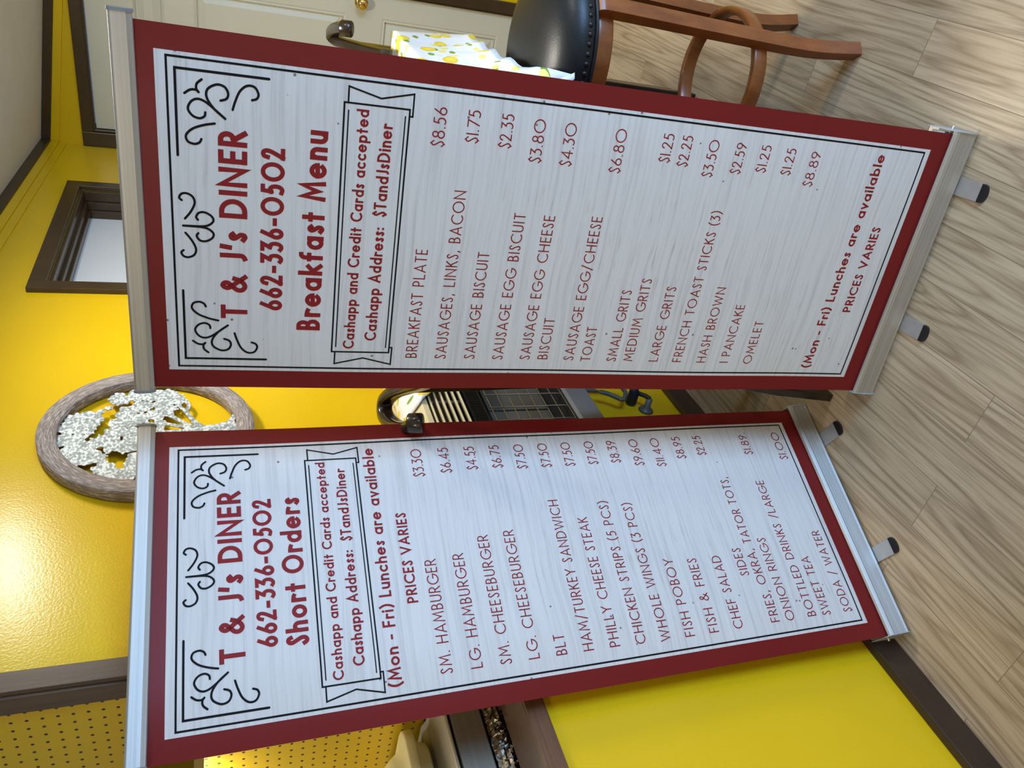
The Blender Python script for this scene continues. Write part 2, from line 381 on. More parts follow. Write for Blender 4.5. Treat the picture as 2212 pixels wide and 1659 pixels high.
# left wall with window opening and the serving hatch
WY0, WY1, WZ0, WZ1 = -1.405, -0.560, 1.12, 2.045     # clear window opening
HY1, HZ0 = -2.962, 0.925                             # hatch: jamb at HY1, counter below
mb = MB(); top = 2.62
for (y0, y1, z0, z1) in ((WY1, 0.0, 0, top), (WY0, WY1, 0, WZ0), (WY0, WY1, WZ1, top), (HY1, WY0, 0, top), (-4.6, HY1, 0, HZ0), (-4.6, HY1, 2.25, top), (RY, -4.6, 0, top)):
    mb.box((-TH, y0, z0), (0.0, y1, z1))
struct(mb.build('wall_left', M['yellow']))
DX0, DX1, DZ = 0.072, 0.836, 2.043                   # door opening
mb = MB()
mb.box((-TH, 0, 0), (DX0, 0.09, top)); mb.box((DX1, 0, 0), (RX + 0.1, 0.09, top)); mb.box((DX0, 0, DZ), (DX1, 0.09, top))
struct(mb.build('wall_back', M['yellow']))
mb = MB(); RWY0, RWY1 = -4.2, -2.7                   # shop window in the right wall
mb.box((RX, RY, 0), (RX + 0.1, RWY0, top)); mb.box((RX, RWY1, 0), (RX + 0.1, 0, top)); mb.box((RX, RWY0, 0), (RX + 0.1, RWY1, 0.42)); mb.box((RX, RWY0, 1.60), (RX + 0.1, RWY1, top))
struct(mb.build('wall_right', M['cream_wall']))
struct(MB().box((-TH, RY - 0.1, 0), (RX + 0.1, RY, top)).build('wall_front', M['cream_wall']))
# kitchen behind the hatch
PEGY = -2.962
struct(MB().box((-1.5, PEGY, 0), (-TH, PEGY + 0.02, top)).build('wall_kitchen_side', M['peg']))
struct(MB().box((-1.56, -4.7, 0), (-1.5, PEGY + 0.02, top)).build('wall_kitchen_back', M['cream_wall']))
struct(MB().box((-1.56, -4.76, 0), (-TH, -4.7, top)).build('wall_kitchen_far', M['cream_wall']))
struct(MB().box((-1.56, -4.76, 2.46), (-TH, PEGY + 0.02, 2.5)).build('ceiling_kitchen', M['ceil']))
# trims
def trim(name, o_mb, mat, bevel=0.002): return struct(o_mb.build(name, mat, None, bevel))
n_ = [0]
def tname():
    n_[0] += 1; return 'trim_%d' % n_[0]
def strip_left(d0, d1, proj, y0, y1, mat):   # strip along the ceiling on the left wall, d = drop below the ceiling
    q = []
    for z0 in (d1, d0):
        for (x, y) in ((0.0, y0), (proj, y0), (proj, y1), (0.0, y1)): q.append((x, y, zc(0, y) - z0))
    trim(tname(), MB().hexa(q), mat)
def strip_back(d0, d1, proj, x0, x1, mat):
    mb = MB(); cuts = [x0, 0.75, x1]
    for a, b in zip(cuts[:-1], cuts[1:]):
        q = []
        for z0 in (d1, d0):
            for (x, y) in ((a, 0.0), (a, -proj), (b, -proj), (b, 0.0)): q.append((x, y, zc(x, 0) - z0))
        mb.hexa(q)
    trim(tname(), mb, mat)
strip_left(0.0, 0.040, 0.020, RY, 0.0, M['brown'])
strip_left(0.040, 0.072, 0.013, RY, 0.0, M['yellow'])
strip_left(0.072, 0.102, 0.007, RY, 0.0, M['yellow'])
strip_back(0.0, 0.036, 0.020, 0.02, RX, M['brown'])
strip_back(0.036, 0.070, 0.013, 0.013, RX, M['yellow'])
# baseboards
struct(MB().box((0.0, RY, 0.0), (0.022, 0.0, 0.076)).build('baseboard_left', M['base'], None, 0.003))
struct(MB().box((0.90, -0.02, 0.0), (RX, 0.0, 0.076)).build('baseboard_back', M['base'], None, 0.003))
# post (casing) at the hatch, jamb, ledge trim
trim(tname(), MB().box((0.0, -2.9655, 0.968), (0.012, -2.922, 2.33)), M['post'], 0.001)
trim(tname(), MB().box((-TH - 0.004, -2.9700, 0.968), (-0.002, -2.9625, 2.3)), M['post'], 0.001)
trim(tname(), MB().box((0.0, -4.6, 0.925), (0.012, -2.93, 0.9665)), M['ledgewood'], 0.001)
tag(MB().box((-0.118, -4.6, 0.932), (0.004, -2.9715, 0.968)).build('hatch_ledge', M['ledge'], None, 0.0015), 'brown laminate ledge on top of the low yellow wall under the kitchen hatch', 'ledge')

# ---------------------------------------------------------------- window in the left wall
win = struct(empty('window_1', (0, (WY0 + WY1) / 2, WZ0)))
mb = MB(); cw, ct = 0.052, 0.020
mb.box((0, WY0 - cw, WZ0 - 0.07), (ct, WY0, WZ1 + cw)); mb.box((0, WY1, WZ0 - 0.07), (ct, WY1 + cw, WZ1 + cw)); mb.box((0, WY0, WZ1), (ct, WY1, WZ1 + cw)); mb.box((0, WY0, WZ0 - 0.07), (ct, WY1, WZ0))
def at_win(o): o.matrix_parent_inverse = Matrix.Translation(-Vector(win.location)); return o
at_win(mb.build('window_casing', M['brown'], win, 0.003))
mb = MB()
for d0, d1, ins in ((0.0, 0.042, 0.012), (0.042, 0.075, 0.024), (0.075, 0.118, 0.034)):
    a0, a1, b0, b1 = WY0 + ins, WY1 - ins, WZ0 + ins, WZ1 - ins
    mb.box((-d1, WY0 - 0.002, b1), (-d0, WY1 + 0.002, WZ1 + 0.002)); mb.box((-d1, WY0 - 0.002, WZ0 - 0.002), (-d0, WY1 + 0.002, b0))
    mb.box((-d1, WY0 - 0.002, b0), (-d0, a0, b1)); mb.box((-d1, a1, b0), (-d0, WY1 + 0.002, b1))
at_win(mb.build('window_frame', M['brown'], win, 0.002))
at_win(MB().box((-0.118, WY0 + 0.03, WZ0 + 0.03), (-0.108, WY1 - 0.03, WZ1 - 0.03)).build('window_panel', M['white_panel'], win))

# ---------------------------------------------------------------- door and its casing
mb = MB()
mb.box((0.002, -0.018, 0.0), (DX0 - 0.004, 0.0, DZ + 0.050)); mb.box((DX1 + 0.004, -0.018, 0.0), (DX1 + 0.058, 0.0, DZ + 0.050)); mb.box((DX0 - 0.004, -0.018, DZ + 0.004), (DX1 + 0.004, 0.0, DZ + 0.050))
mb.box((DX0 - 0.004, -0.006, 0), (DX0 + 0.006, 0.09, DZ + 0.01)); mb.box((DX1 - 0.006, -0.006, 0), (DX1 + 0.004, 0.09, DZ + 0.01)); mb.box((DX0, -0.006, DZ - 0.004), (DX1, 0.09, DZ + 0.01))
trim(tname(), mb, M['brown'], 0.003)
door = struct(empty('door_1', ((DX0 + DX1) / 2, 0.03, 0.0)))
def at_door(o): o.matrix_parent_inverse = Matrix.Translation(-Vector(door.location)); return o
cols = [(0.172, 0.408), (0.500, 0.728)]; rows = [(0.185, 0.768), (0.941, 1.602), (1.722, 1.852)]
DY = 0.012                                            # front face of the door
xs = sorted({DX0 + 0.009, DX1 - 0.009} | {v for c in cols for v in c}); zs = sorted({0.008, DZ - 0.008} | {v for r in rows for v in r})
mb = MB(); inp = lambda x0, x1, z0, z1: any(c[0] <= x0 and x1 <= c[1] for c in cols) and any(r[0] <= z0 and z1 <= r[1] for r in rows)
for x0, x1 in zip(xs[:-1], xs[1:]):
    for z0, z1 in zip(zs[:-1], zs[1:]):
        if not inp(x0, x1, z0, z1): mb.box((x0, DY, z0), (x1, DY + 0.035, z1))
for (x0, x1) in cols:
    for (z0, z1) in rows:
        rings = [(0.0, DY), (0.006, DY + 0.003), (0.013, DY - 0.002), (0.016, DY + 0.009), (0.022, DY + 0.011), (0.046, DY + 0.003), (0.047, DY + 0.002)]
        vs = []
        for ins, y in rings: vs += [(x0 + ins, y, z0 + ins), (x1 - ins, y, z0 + ins), (x1 - ins, y, z1 - ins), (x0 + ins, y, z1 - ins)]
        fs = []
        for i in range(len(rings) - 1):
            for k in range(4): fs.append((i * 4 + k, i * 4 + (k + 1) % 4, i * 4 + 4 + (k + 1) % 4, i * 4 + 4 + k))
        e = (len(rings) - 1) * 4; fs.append((e, e + 1, e + 2, e + 3)); mb.add(vs, fs)
at_door(mb.build('door_slab', M['door'], door))
kn = at_door(MB().lathe([(0.0, DY - 0.062), (0.014, DY - 0.061), (0.024, DY - 0.054), (0.027, DY - 0.043), (0.023, DY - 0.031), (0.013, DY - 0.024), (0.011, DY - 0.012), (0.020, DY - 0.008), (0.029, DY - 0.004), (0.031, DY - 0.001), (0.031, DY)], (0.785, 0, 0.872), 28, 'y').build('door_knob', M['brass'], door))
kn['label'] = 'brass door knob'
at_door(MB().lathe([(0.0, DY - 0.0655), (0.008, DY - 0.0655), (0.0085, DY - 0.060)], (0.785, 0, 0.872), 16, 'y').build('knob_button', M['brass'], kn))

# ---------------------------------------------------------------- lettering: a geometric stroke alphabet
S_ = '~.37,.86 .30,.97 .18,1 .08,.93 .06,.79 .13,.65 .25,.45 .34,.27 .33,.10 .22,0 .09,.02 0,.14'
GL = {
'A': (.74, '0,0 .37,1 .74,0|.14,.29 .60,.29'), 'B': (.46, '0,0 0,1|0,1 .18,1 @.18,.76,.21,.24,90,-90 0,.52|.18,.52 @.20,.26,.26,.26,90,-90 0,0'),
'C': (.80, '@.5,.5,.5,.5,52,308'), 'D': (.72, '0,0 0,1|0,1 .22,1 @.22,.5,.5,.5,90,-90 0,0'), 'E': (.40, '0,0 0,1|0,1 .40,1|0,.5 .36,.5|0,0 .40,0'),
'F': (.40, '0,0 0,1|0,1 .40,1|0,.5 .36,.5'), 'G': (.92, '@.5,.5,.5,.5,48,357|1.0,.47 .60,.47'), 'H': (.64, '0,0 0,1|.64,0 .64,1|0,.52 .64,.52'),
'I': (0, '0,0 0,1'), 'J': (.24, '.24,1 .24,.2 @.04,.2,.2,.2,0,-75'), 'K': (.50, '0,0 0,1|.48,1 0,.44|.15,.60 .52,0'), 'L': (.40, '0,1 0,0|0,0 .40,0'),
'M': (.88, '0,0 .12,1 .44,.26 .76,1 .88,0'), 'N': (.70, '0,0 0,1 .70,0 .70,1'), 'O': (1.0, '@.5,.5,.5,.5,0,360'), 'P': (.46, '0,0 0,1|0,1 .2,1 @.2,.73,.26,.27,90,-90 0,.46'),
'R': (.50, '0,0 0,1|0,1 .2,1 @.2,.73,.25,.27,90,-90 0,.46|.2,.46 .52,0'), 'S': (.38, S_), 'T': (.52, '0,1 .52,1|.26,1 .26,0'),
'U': (.56, '0,1 0,.28 @.28,.28,.28,.28,180,360 .56,1'), 'V': (.72, '0,1 .36,0 .72,1'), 'W': (1.08, '0,1 .27,0 .54,.9 .81,0 1.08,1'), 'Y': (.64, '0,1 .32,.47 .64,1|.32,.47 .32,0'),
'0': (1.0, '@.5,.5,.5,.5,0,360'), '1': (0, '0,0 0,1'), '2': (.48, '~0,.77 .06,.93 .22,1 .37,.94 .42,.78 .36,.58 .2,.3 0,0|0,0 .48,0'),
'3': (.42, '0,1 .40,1 .15,.6|~.15,.6 .33,.56 .42,.40 .40,.18 .26,.02 .10,0 0,.05'), '4': (.60, '.44,0 .44,1 0,.28 .60,.28'),
'5': (.42, '.40,1 .12,1 .05,.57|~.05,.57 .22,.63 .37,.53 .42,.32 .36,.12 .2,0 0,.04'), '6': (.50, '.36,1 .05,.42|@.25,.27,.25,.27,0,360'),
'7': (.48, '0,1 .48,1 .12,0'), '8': (.52, '@.26,.77,.20,.23,0,360|@.26,.27,.26,.27,0,360'), '9': (.50, '@.25,.73,.25,.27,0,360|.45,.58 .14,0'),
'$': (.36, S_ + '|.20,1 .20,1.09|.17,0 .17,-.09'), '.': (.02, '0,.02 .02,.02'), ',': (.06, '.06,.06 0,-.14'), ':': (.02, '0,.05 .02,.05|0,.5 .02,.5'), "'": (.02, '.05,1 0,.68'),
'-': (.26, '0,.36 .26,.36'), '/': (.40, '0,-.1 .40,1.1'), '(': (.20, '~.20,1.12 .06,.85 0,.5 .06,.15 .20,-.14'), ')': (.20, '~0,1.12 .14,.85 .20,.5 .14,.15 0,-.14'),
'&': (.72, '~.74,0 .44,.36 .16,.70 .15,.88 .27,1 .40,.92 .40,.76 .24,.58 .04,.36 .03,.14 .2,0 .40,.06 .56,.26 .64,.46'),
'a': (.56, '@.28,.30,.28,.30,0,360|.56,0 .56,.6'), 'b': (.56, '0,0 0,1|@.28,.30,.28,.30,0,360'), 'c': (.50, '@.30,.30,.30,.30,52,308'), 'd': (.56, '@.28,.30,.28,.30,0,360|.56,0 .56,1'),
'e': (.60, '@.30,.30,.30,.30,8,318|0,.30 .60,.34'), 'f': (.30, '.10,0 .10,.78 @.28,.78,.18,.2,180,85|0,.58 .28,.58'), 'h': (.46, '0,0 0,1|0,.36 @.23,.36,.23,.24,180,0 .46,0'),
'i': (0, '0,0 0,.6|0,.86 0,.90'), 'k': (.44, '0,0 0,1|.42,.6 .04,.28|.13,.36 .46,0'), 'l': (0, '0,0 0,1'), 'n': (.46, '0,0 0,.6|0,.36 @.23,.36,.23,.24,180,0 .46,0'),
'o': (.60, '@.30,.30,.30,.30,0,360'), 'p': (.56, '0,-.30 0,.6|@.28,.30,.28,.30,0,360'), 'r': (.26, '0,0 0,.6|0,.38 @.2,.38,.2,.2,180,60'),
's': (.27, '~.27,.53 .20,.6 .10,.59 .05,.52 .07,.42 .17,.28 .24,.18 .22,.04 .12,-.01 0,.06'), 't': (.28, '.13,0 .13,.88|0,.58 .29,.58'),
'u': (.46, '0,.6 0,.24 @.23,.24,.23,.24,180,360 .46,.6|.46,0 .46,.6'), 'v': (.48, '0,.6 .24,0 .48,.6'), ' ': (.34, ''),
}
def glyph_strokes(src):
    out = []
    for st in src.split('|'):
        if not st: continue
        smooth = st[0] == '~'; pts = []
        for tk in st.lstrip('~').split(' '):
            if tk[0] == '@':
                cx, cy, rx, ry, a0, a1 = [float(v) for v in tk[1:].split(',')]
                n = max(6, int(abs(a1 - a0) / 12))
                for i in range(n + 1):
                    a = math.radians(a0 + (a1 - a0) * i / n); pts.append((cx + rx * math.cos(a), cy + ry * math.sin(a)))
            else: pts.append(tuple(float(v) for v in tk.split(',')))
        if smooth: pts = [(p[0], p[1]) for p in catmull([(p[0], p[1], 0) for p in pts], 4)]
        out.append(pts)
    return out
GS = {k: (w, glyph_strokes(s)) for k, (w, s) in GL.items()}
def ribbon(vs, fs, pts, w, lay, round_cap=False, square=True):
    """flat stroke of width w along 2D pts; lay = height above the sheet"""
    q = [pts[0]]
    for p in pts[1:]:
        if math.hypot(p[0] - q[-1][0], p[1] - q[-1][1]) > 1e-7: q.append(p)
    n = len(q)
    if n < 2: return
    closed = math.hypot(q[0][0] - q[-1][0], q[0][1] - q[-1][1]) < 1e-6 and n > 3
    if closed: q = q[:-1]; n -= 1
    h = w / 2
    def unit(a, b):
        d = (b[0] - a[0], b[1] - a[1]); l = math.hypot(*d) or 1; return (d[0] / l, d[1] / l)
    if not closed and square and not round_cap:
        t = unit(q[0], q[1]); q[0] = (q[0][0] - t[0] * h, q[0][1] - t[1] * h); t = unit(q[-2], q[-1]); q[-1] = (q[-1][0] + t[0] * h, q[-1][1] + t[1] * h)
    b = len(vs)
    for i in range(n):
        ta = unit(q[i - 1], q[i]) if (i > 0 or closed) else unit(q[0], q[1]); tb = unit(q[i], q[(i + 1) % n]) if (i < n - 1 or closed) else ta
        na, nb = (-ta[1], ta[0]), (-tb[1], tb[0]); m = (na[0] + nb[0], na[1] + nb[1]); l = math.hypot(*m)
        m = (m[0] / l, m[1] / l) if l > 1e-6 else na
        k = min(h / max(0.25, m[0] * na[0] + m[1] * na[1]), h * 2.6)
        vs.append((q[i][0] + m[0] * k, q[i][1] + m[1] * k, lay)); vs.append((q[i][0] - m[0] * k, q[i][1] - m[1] * k, lay))
    for i in range(n if closed else n - 1):
        j = (i + 1) % n; fs.append((b + 2 * i, b + 2 * i + 1, b + 2 * j + 1, b + 2 * j))
    if round_cap and not closed:
        for p, o in ((q[0], q[1]), (q[-1], q[-2])):
            t = unit(o, p); c = len(vs); vs.append((p[0], p[1], lay))
            for i in range(9):
                a = math.radians(-90 + 22.5 * i); u = (t[0] * math.cos(a) - t[1] * math.sin(a), t[0] * math.sin(a) + t[1] * math.cos(a))
                vs.append((p[0] + u[0] * h, p[1] + u[1] * h, lay))
            for i in range(8): fs.append((c, c + 1 + i, c + 2 + i))
def text(vs, fs, s, x0, x1, base, h, wt, gap):
    w = wt * h; tot = 0.0
    for i, ch in enumerate(s): tot += GS[ch][0] + (wt if ch != ' ' else 0) + (gap if i < len(s) - 1 else 0)
    kx = (x1 - x0) / (tot * h) if tot else 1
    # keep the stroke weight, stretch only the skeleton and the gaps
    fixed = sum(wt for ch in s if ch != ' ') * h; kx = (x1 - x0 - fixed) / (tot * h - fixed)
    x = x0
    for ch in s:
        gw, sts = GS[ch]; iw = wt if ch != ' ' else 0
        for k, st in enumerate(sts):
            ribbon(vs, fs, [(x + w / 2 + p[0] * h * kx, base + w / 2 + p[1] * (h - w)) for p in st], w, 0.0006 + 0.00012 * k)
        x += gw * h * kx + iw * h + gap * h * kx
# lettering measured on the banners: text, h heading / i item / p price, left, right, baseline, capital height
LINES = {}
LINES['B'] = [
 ("T & J's DINER",'h',0.1430,0.4718,1.4159,0.0451),
 ('662-336-0502','h',0.1616,0.4509,1.3561,0.0387),
 ('Breakfast Menu','h',0.1242,0.4864,1.2877,0.0424),
 ('Cashapp and Credit Cards accepted','h',0.0879,0.5282,1.2228,0.0210),
 ('Cashapp Address:  $TandJsDiner','h',0.1060,0.5093,1.1818,0.0224),
 ('BREAKFAST PLATE','i',0.0704,0.2932,1.0986,0.0226),
 ('SAUSAGES, LINKS, BACON','i',0.0689,0.4075,1.0391,0.0226),
 ('SAUSAGE BISCUIT','i',0.0695,0.2953,0.9790,0.0226),
 ('SAUSAGE EGG BISCUIT','i',0.0685,0.3751,0.9189,0.0226),
 ('SAUSAGE EGG CHEESE','i',0.0695,0.3747,0.8594,0.0226),
 ('BISCUIT','i',0.0710,0.1648,0.8201,0.0226),
 ('SAUSAGE EGG/CHEESE','i',0.0694,0.3800,0.7612,0.0226),
 ('TOAST','i',0.0683,0.1484,0.7219,0.0226),
 ('SMALL GRITS','i',0.0691,0.2330,0.6617,0.0226),
 ('MEDIUM GRITS','i',0.0704,0.2600,0.6221,0.0226),
 ('LARGE GRITS','i',0.0710,0.2456,0.5608,0.0226),
 ('FRENCH TOAST STICKS (3)','i',0.0710,0.4121,0.5022,0.0226),
 ('HASH BROWN','i',0.0704,0.2501,0.4406,0.0226),
 ('1 PANCAKE','i',0.0708,0.2120,0.3803,0.0226),
 ('OMELET','i',0.0687,0.1755,0.3182,0.0226),
 ('(Mon - Fri) Lunches are available','h',0.0604,0.5581,0.1485,0.0246),
 ('PRICES VARIES','h',0.2059,0.4068,0.0930,0.0225),
 ('$8.56','p',0.4808,0.5469,1.0905,0.0226),
 ('$1.75','p',0.4931,0.5483,1.0301,0.0226),
 ('$2.35','p',0.4904,0.5486,0.9686,0.0226),
 ('$3.80','p',0.4702,0.5466,0.9076,0.0226),
 ('$4.30','p',0.4697,0.5466,0.8472,0.0226),
 ('$6.80','p',0.4663,0.5470,0.7461,0.0226),
 ('$1.25','p',0.4955,0.5489,0.6478,0.0226),
 ('$2.25','p',0.4914,0.5494,0.6075,0.0226),
 ('$3.50','p',0.4767,0.5478,0.5480,0.0226),
 ('$2.59','p',0.4884,0.5485,0.4870,0.0226),
 ('$1.25','p',0.4964,0.5496,0.4297,0.0226),
 ('$1.25','p',0.4966,0.5493,0.3700,0.0226),
 ('$8.89','p',0.4788,0.5487,0.3089,0.0226),
]
LINES['S'] = [
 ("T & J's DINER",'h',0.1437,0.4745,1.4285,0.0442),
 ('662-336-0502','h',0.1633,0.4544,1.3718,0.0362),
 ('Short Orders','h',0.1596,0.4540,1.3167,0.0413),
 ('Cashapp and Credit Cards accepted','h',0.0886,0.5298,1.2599,0.0199),
 ('Cashapp Address:  $TandJsDiner','h',0.1085,0.5127,1.2199,0.0218),
 ('(Mon - Fri) Lunches are available','h',0.0614,0.5577,1.1549,0.0249),
 ('PRICES VARIES','h',0.2119,0.4027,1.1036,0.0223),
 ('SM. HAMBURGER','i',0.0703,0.2961,1.0558,0.0243),
 ('LG. HAMBURGER','i',0.0716,0.3027,0.9953,0.0243),
 ('SM. CHEESEBURGER','i',0.0706,0.3375,0.9344,0.0243),
 ('LG. CHEESEBURGER','i',0.0723,0.3441,0.8745,0.0243),
 ('BLT','i',0.0718,0.1122,0.8140,0.0243),
 ('HAM/TURKEY SANDWICH','i',0.0720,0.4060,0.7529,0.0243),
 ('PHILLY CHEESE STEAK','i',0.0719,0.3586,0.6915,0.0243),
 ('CHICKEN STRIPS (5 PCS)','i',0.0698,0.3944,0.6296,0.0243),
 ('WHOLE WINGS (3 PCS)','i',0.0673,0.3852,0.5697,0.0243),
 ('FISH POBOY','i',0.0688,0.2430,0.5082,0.0243),
 ('FISH & FRIES','i',0.0692,0.2371,0.4464,0.0243),
 ('CHEF SALAD','i',0.0692,0.2368,0.3813,0.0243),
 ('SIDES','i',0.1826,0.2496,0.3182,0.0243),
 ('TATOR TOTS,','i',0.2582,0.4320,0.2790,0.0243),
 ('FRIES, OKRA,','i',0.0708,0.2435,0.2804,0.0243),
 ('ONION RINGS','i',0.0690,0.2675,0.2376,0.0243),
 ('BOTTLED DRINKS /LARGE','i',0.0711,0.4156,0.1757,0.0243),
 ('SWEET TEA','i',0.0685,0.2101,0.1328,0.0243),
 ('SODA / WATER','i',0.0685,0.2712,0.0696,0.0243),
 ('$3.30','p',0.4830,0.5503,1.0494,0.0243),
 ('$6.45','p',0.4884,0.5505,0.9869,0.0243),
 ('$4.55','p',0.4924,0.5505,0.9258,0.0243),
 ('$6.75','p',0.4935,0.5511,0.8653,0.0243),
 ('$7.50','p',0.4880,0.5509,0.8059,0.0243),
 ('$7.50','p',0.4883,0.5511,0.7451,0.0243),
 ('$7.50','p',0.4877,0.5513,0.6846,0.0243),
 ('$7.50','p',0.4888,0.5513,0.6232,0.0243),
 ('$8.39','p',0.4893,0.5501,0.5624,0.0243),
 ('$9.60','p',0.4785,0.5508,0.5011,0.0243),
 ('$11.40','p',0.4721,0.5509,0.4408,0.0243),
 ('$8.95','p',0.4899,0.5510,0.3772,0.0243),
 ('$2.25','p',0.4961,0.5509,0.3152,0.0243),
 ('$1.89.','p',0.4906,0.5537,0.1733,0.0243),
 ('$1.00','p',0.4710,0.5511,0.0685,0.0243),
]

# ornament of the right-hand corner (mirrored for the left one) and of the middle, on the breakfast banner
ORN = [
 [(.5213,1.5087),(.5271,1.5007),(.5281,1.4927),(.5251,1.4881)], [(.5251,1.4881),(.5303,1.4914),(.5378,1.4902),(.5443,1.4832)],
 [(.5161,1.4559),(.5198,1.4471),(.528,1.4445),(.5371,1.4495),(.5396,1.4607),(.5334,1.4728),(.5251,1.477),(.5148,1.4747),(.5017,1.4649),(.489,1.4493)],
 [(.4956,1.479),(.4896,1.4803),(.4857,1.4879),(.489,1.4982),(.499,1.5044),(.5102,1.4992),(.5148,1.4897),(.5117,1.4786),(.5017,1.4649),(.489,1.4493)],
 [(.5042,1.438),(.5177,1.4339),(.5337,1.4268),(.5429,1.4161),(.5421,1.4047),(.5325,1.3989),(.5251,1.4014),(.5221,1.4086)],
 [(.48,1.4653),(.4761,1.4812),(.4689,1.498),(.4582,1.5082),(.4483,1.5061),(.4451,1.4961),(.4483,1.4886),(.4537,1.4857)],
 [(.352,1.5185),(.3561,1.5222),(.3626,1.5184),(.3639,1.5103),(.3588,1.5015),(.3482,1.4988),(.3339,1.505),(.3212,1.5145)],
 [(.3206,1.4945),(.3255,1.4971),(.3328,1.4923),(.3339,1.4831),(.3283,1.4731),(.3204,1.4702),(.3128,1.4772),(.3097,1.4894),(.309,1.5178)]]
BW = 0.6176; MT, MBT, MS = 0.0252, 0.0386, 0.0369; Z0 = 0.06176

def banner(name, label, loc, ex, lean, H, lines, box_t, box_b, dz, seed, curl):
    root = empty(name, loc, math.atan2(ex[1], ex[0]), label, 'banner', 'roll-up menu banners')
    # local frame: x across, y away from the viewer, z up; the sheet leans back a little and its side edges curl
    def surf(s, t, n):
        e = max(0.0, abs(s / BW - 0.5) * 2 - 0.55) / 0.45
        back = curl[0 if s < BW / 2 else 1] * e * e * min(1.0, max(0.0, t / 0.25)) + 0.0015 * math.sin(9 * t + seed) * (0.4 + e)
        return (s, t * math.sin(lean) + back - n * math.cos(lean), Z0 + t * math.cos(lean) + n * math.sin(lean))
    def sheet(name, s0, s1, t0, t1, n, mat, parent, nx=36, ny=60, back=False):
        mb = MB(); vs = []; fs = []
        for j in range(ny + 1):
            for i in range(nx + 1): vs.append(surf(s0 + (s1 - s0) * i / nx, t0 + (t1 - t0) * j / ny, n))
        for j in range(ny):
            for i in range(nx): a = j * (nx + 1) + i; fs.append((a, a + 1, a + nx + 2, a + nx + 1))
        mb.add(vs, fs, True)
        if back:
            k = len(vs); mb.add([surf(s0 + (s1 - s0) * i / nx, t0 + (t1 - t0) * j / ny, n - 0.0006) for j in range(ny + 1) for i in range(nx + 1)], [f[::-1] for f in fs], True)
        return mb.build(name, mat, parent)
    def inks(name, vs, fs, mat, parent, lab=None):
        mb = MB().add([surf(p[0], p[1], p[2]) for p in vs], fs, True); o = mb.build(name, mat, parent)
        if lab: o['label'] = lab
        return o
    vinyl = sheet('printed_sheet', 0.0, BW, -0.015, H + 0.004, 0.0, M['red'], root, back=True); vinyl['label'] = 'red vinyl sheet'
    sheet('printed_panel', MS, BW - MS, MBT, H - MT, 0.0003, M['panelB'], vinyl)['label'] = 'whitewashed wood print with lettering'
    # black frame, corner scrolls and ribbon
    vs, fs = [], []
    def line(pts, w, rc=False, lay=0.0006):
        q = []
        for a, b in zip(pts[:-1], pts[1:]):
            n = max(1, int(math.hypot(b[0] - a[0], b[1] - a[1]) / 0.02)); q += [(a[0] + (b[0] - a[0]) * i / n, a[1] + (b[1] - a[1]) * i / n) for i in range(n)]
        q.append(pts[-1]); ribbon(vs, fs, q, w, lay, rc)
    tt = H - 0.0420; L0, L1, B0 = 0.0450, 0.5733, 0.0520
    line([(L0, tt), (L1, tt), (L1, B0), (L0, B0), (L0, tt)], 0.0034)
    ti = 1.5217 + dz
    for mx in (0, 1):
        f = (lambda p: (0.618 - p[0], p[1] + dz)) if mx else (lambda p: (p[0], p[1] + dz))
        line([f((.5570, 1.3830)), f((.5570, 1.5217)), f((.4250, 1.5217))], 0.0040, True)
        for k, o in enumerate(ORN):
            c = [(p[0], p[1]) for p in catmull([(x, y, 0) for x, y in o], 6)]
            ribbon(vs, fs, [f(p) for p in c], 0.0037, 0.0006 + 0.0001 * (k % 3) + 0.00005 * mx, True)
    T_, B_ = box_t, box_b
    line([(.0808, T_), (.5364, T_), (.5364, B_), (.0808, B_), (.0808, T_)], 0.0030)
    for t in (T_ - 0.0072, B_ + 0.0068): line([(.0918, t), (.5244, t)], 0.0022, True, 0.0008)
    for mx in (0, 1):
        f = (lambda p: (0.6172 - p[0], p[1])) if mx else (lambda p: p)
        line([f(p) for p in ((.0808, T_ - .0062), (.0552, T_ - .0062), (.0684, T_ - .060), (.0552, B_ - .0055), (.0918, B_ - .0055), (.0918, B_))], 0.0028, False, 0.0007)
    inks('printed_frame', vs, fs, M['black_ink'], vinyl, 'black line frame with corner scrolls and ribbon')
    for (s, g, x0, x1, b, h) in lines:
            vs, fs = [], []
            nm = {'h': 'heading_lettering', 'i': 'item_lettering', 'p': 'price_lettering'}[g]
            if g == 'h':
                wt = 0.185 if h > 0.03 else 0.165
                text(vs, fs, s, x0, x1, b, h, wt, 0.17)
            else: text(vs, fs, s, x0, x1, b, h, 0.094, 0.21 if g == 'i' else 0.17)
            inks(nm, vs, fs, M['ink'], vinyl)
    # top rail: extruded bar with a bevelled lip, grey end caps
    yt = H * math.sin(lean); zt = Z0 + H * math.cos(lean)
    prof = [(yt - 0.0062, zt + 0.0045), (yt - 0.0085, zt + 0.009), (yt - 0.0085, zt + 0.030), (yt - 0.006, zt + 0.0335), (yt + 0.006, zt + 0.0335), (yt + 0.0075, zt + 0.030), (yt + 0.0075, zt + 0.002), (yt - 0.002, zt), (yt - 0.0045, zt + 0.001)]
    rail = MB().prism(prof, 'x', -0.001, BW + 0.0085).build('top_rail', M['alu'], root, 0.0008)
    for x in (-0.0055, BW + 0.0085):
        cp = [(y + (y - yt) * 0.16, z + (z - zt - 0.017) * 0.08) for y, z in prof]
        MB().prism(cp, 'x', x, x + 0.0048).build('end_cap', M['greyplastic'], rail, 0.0008)
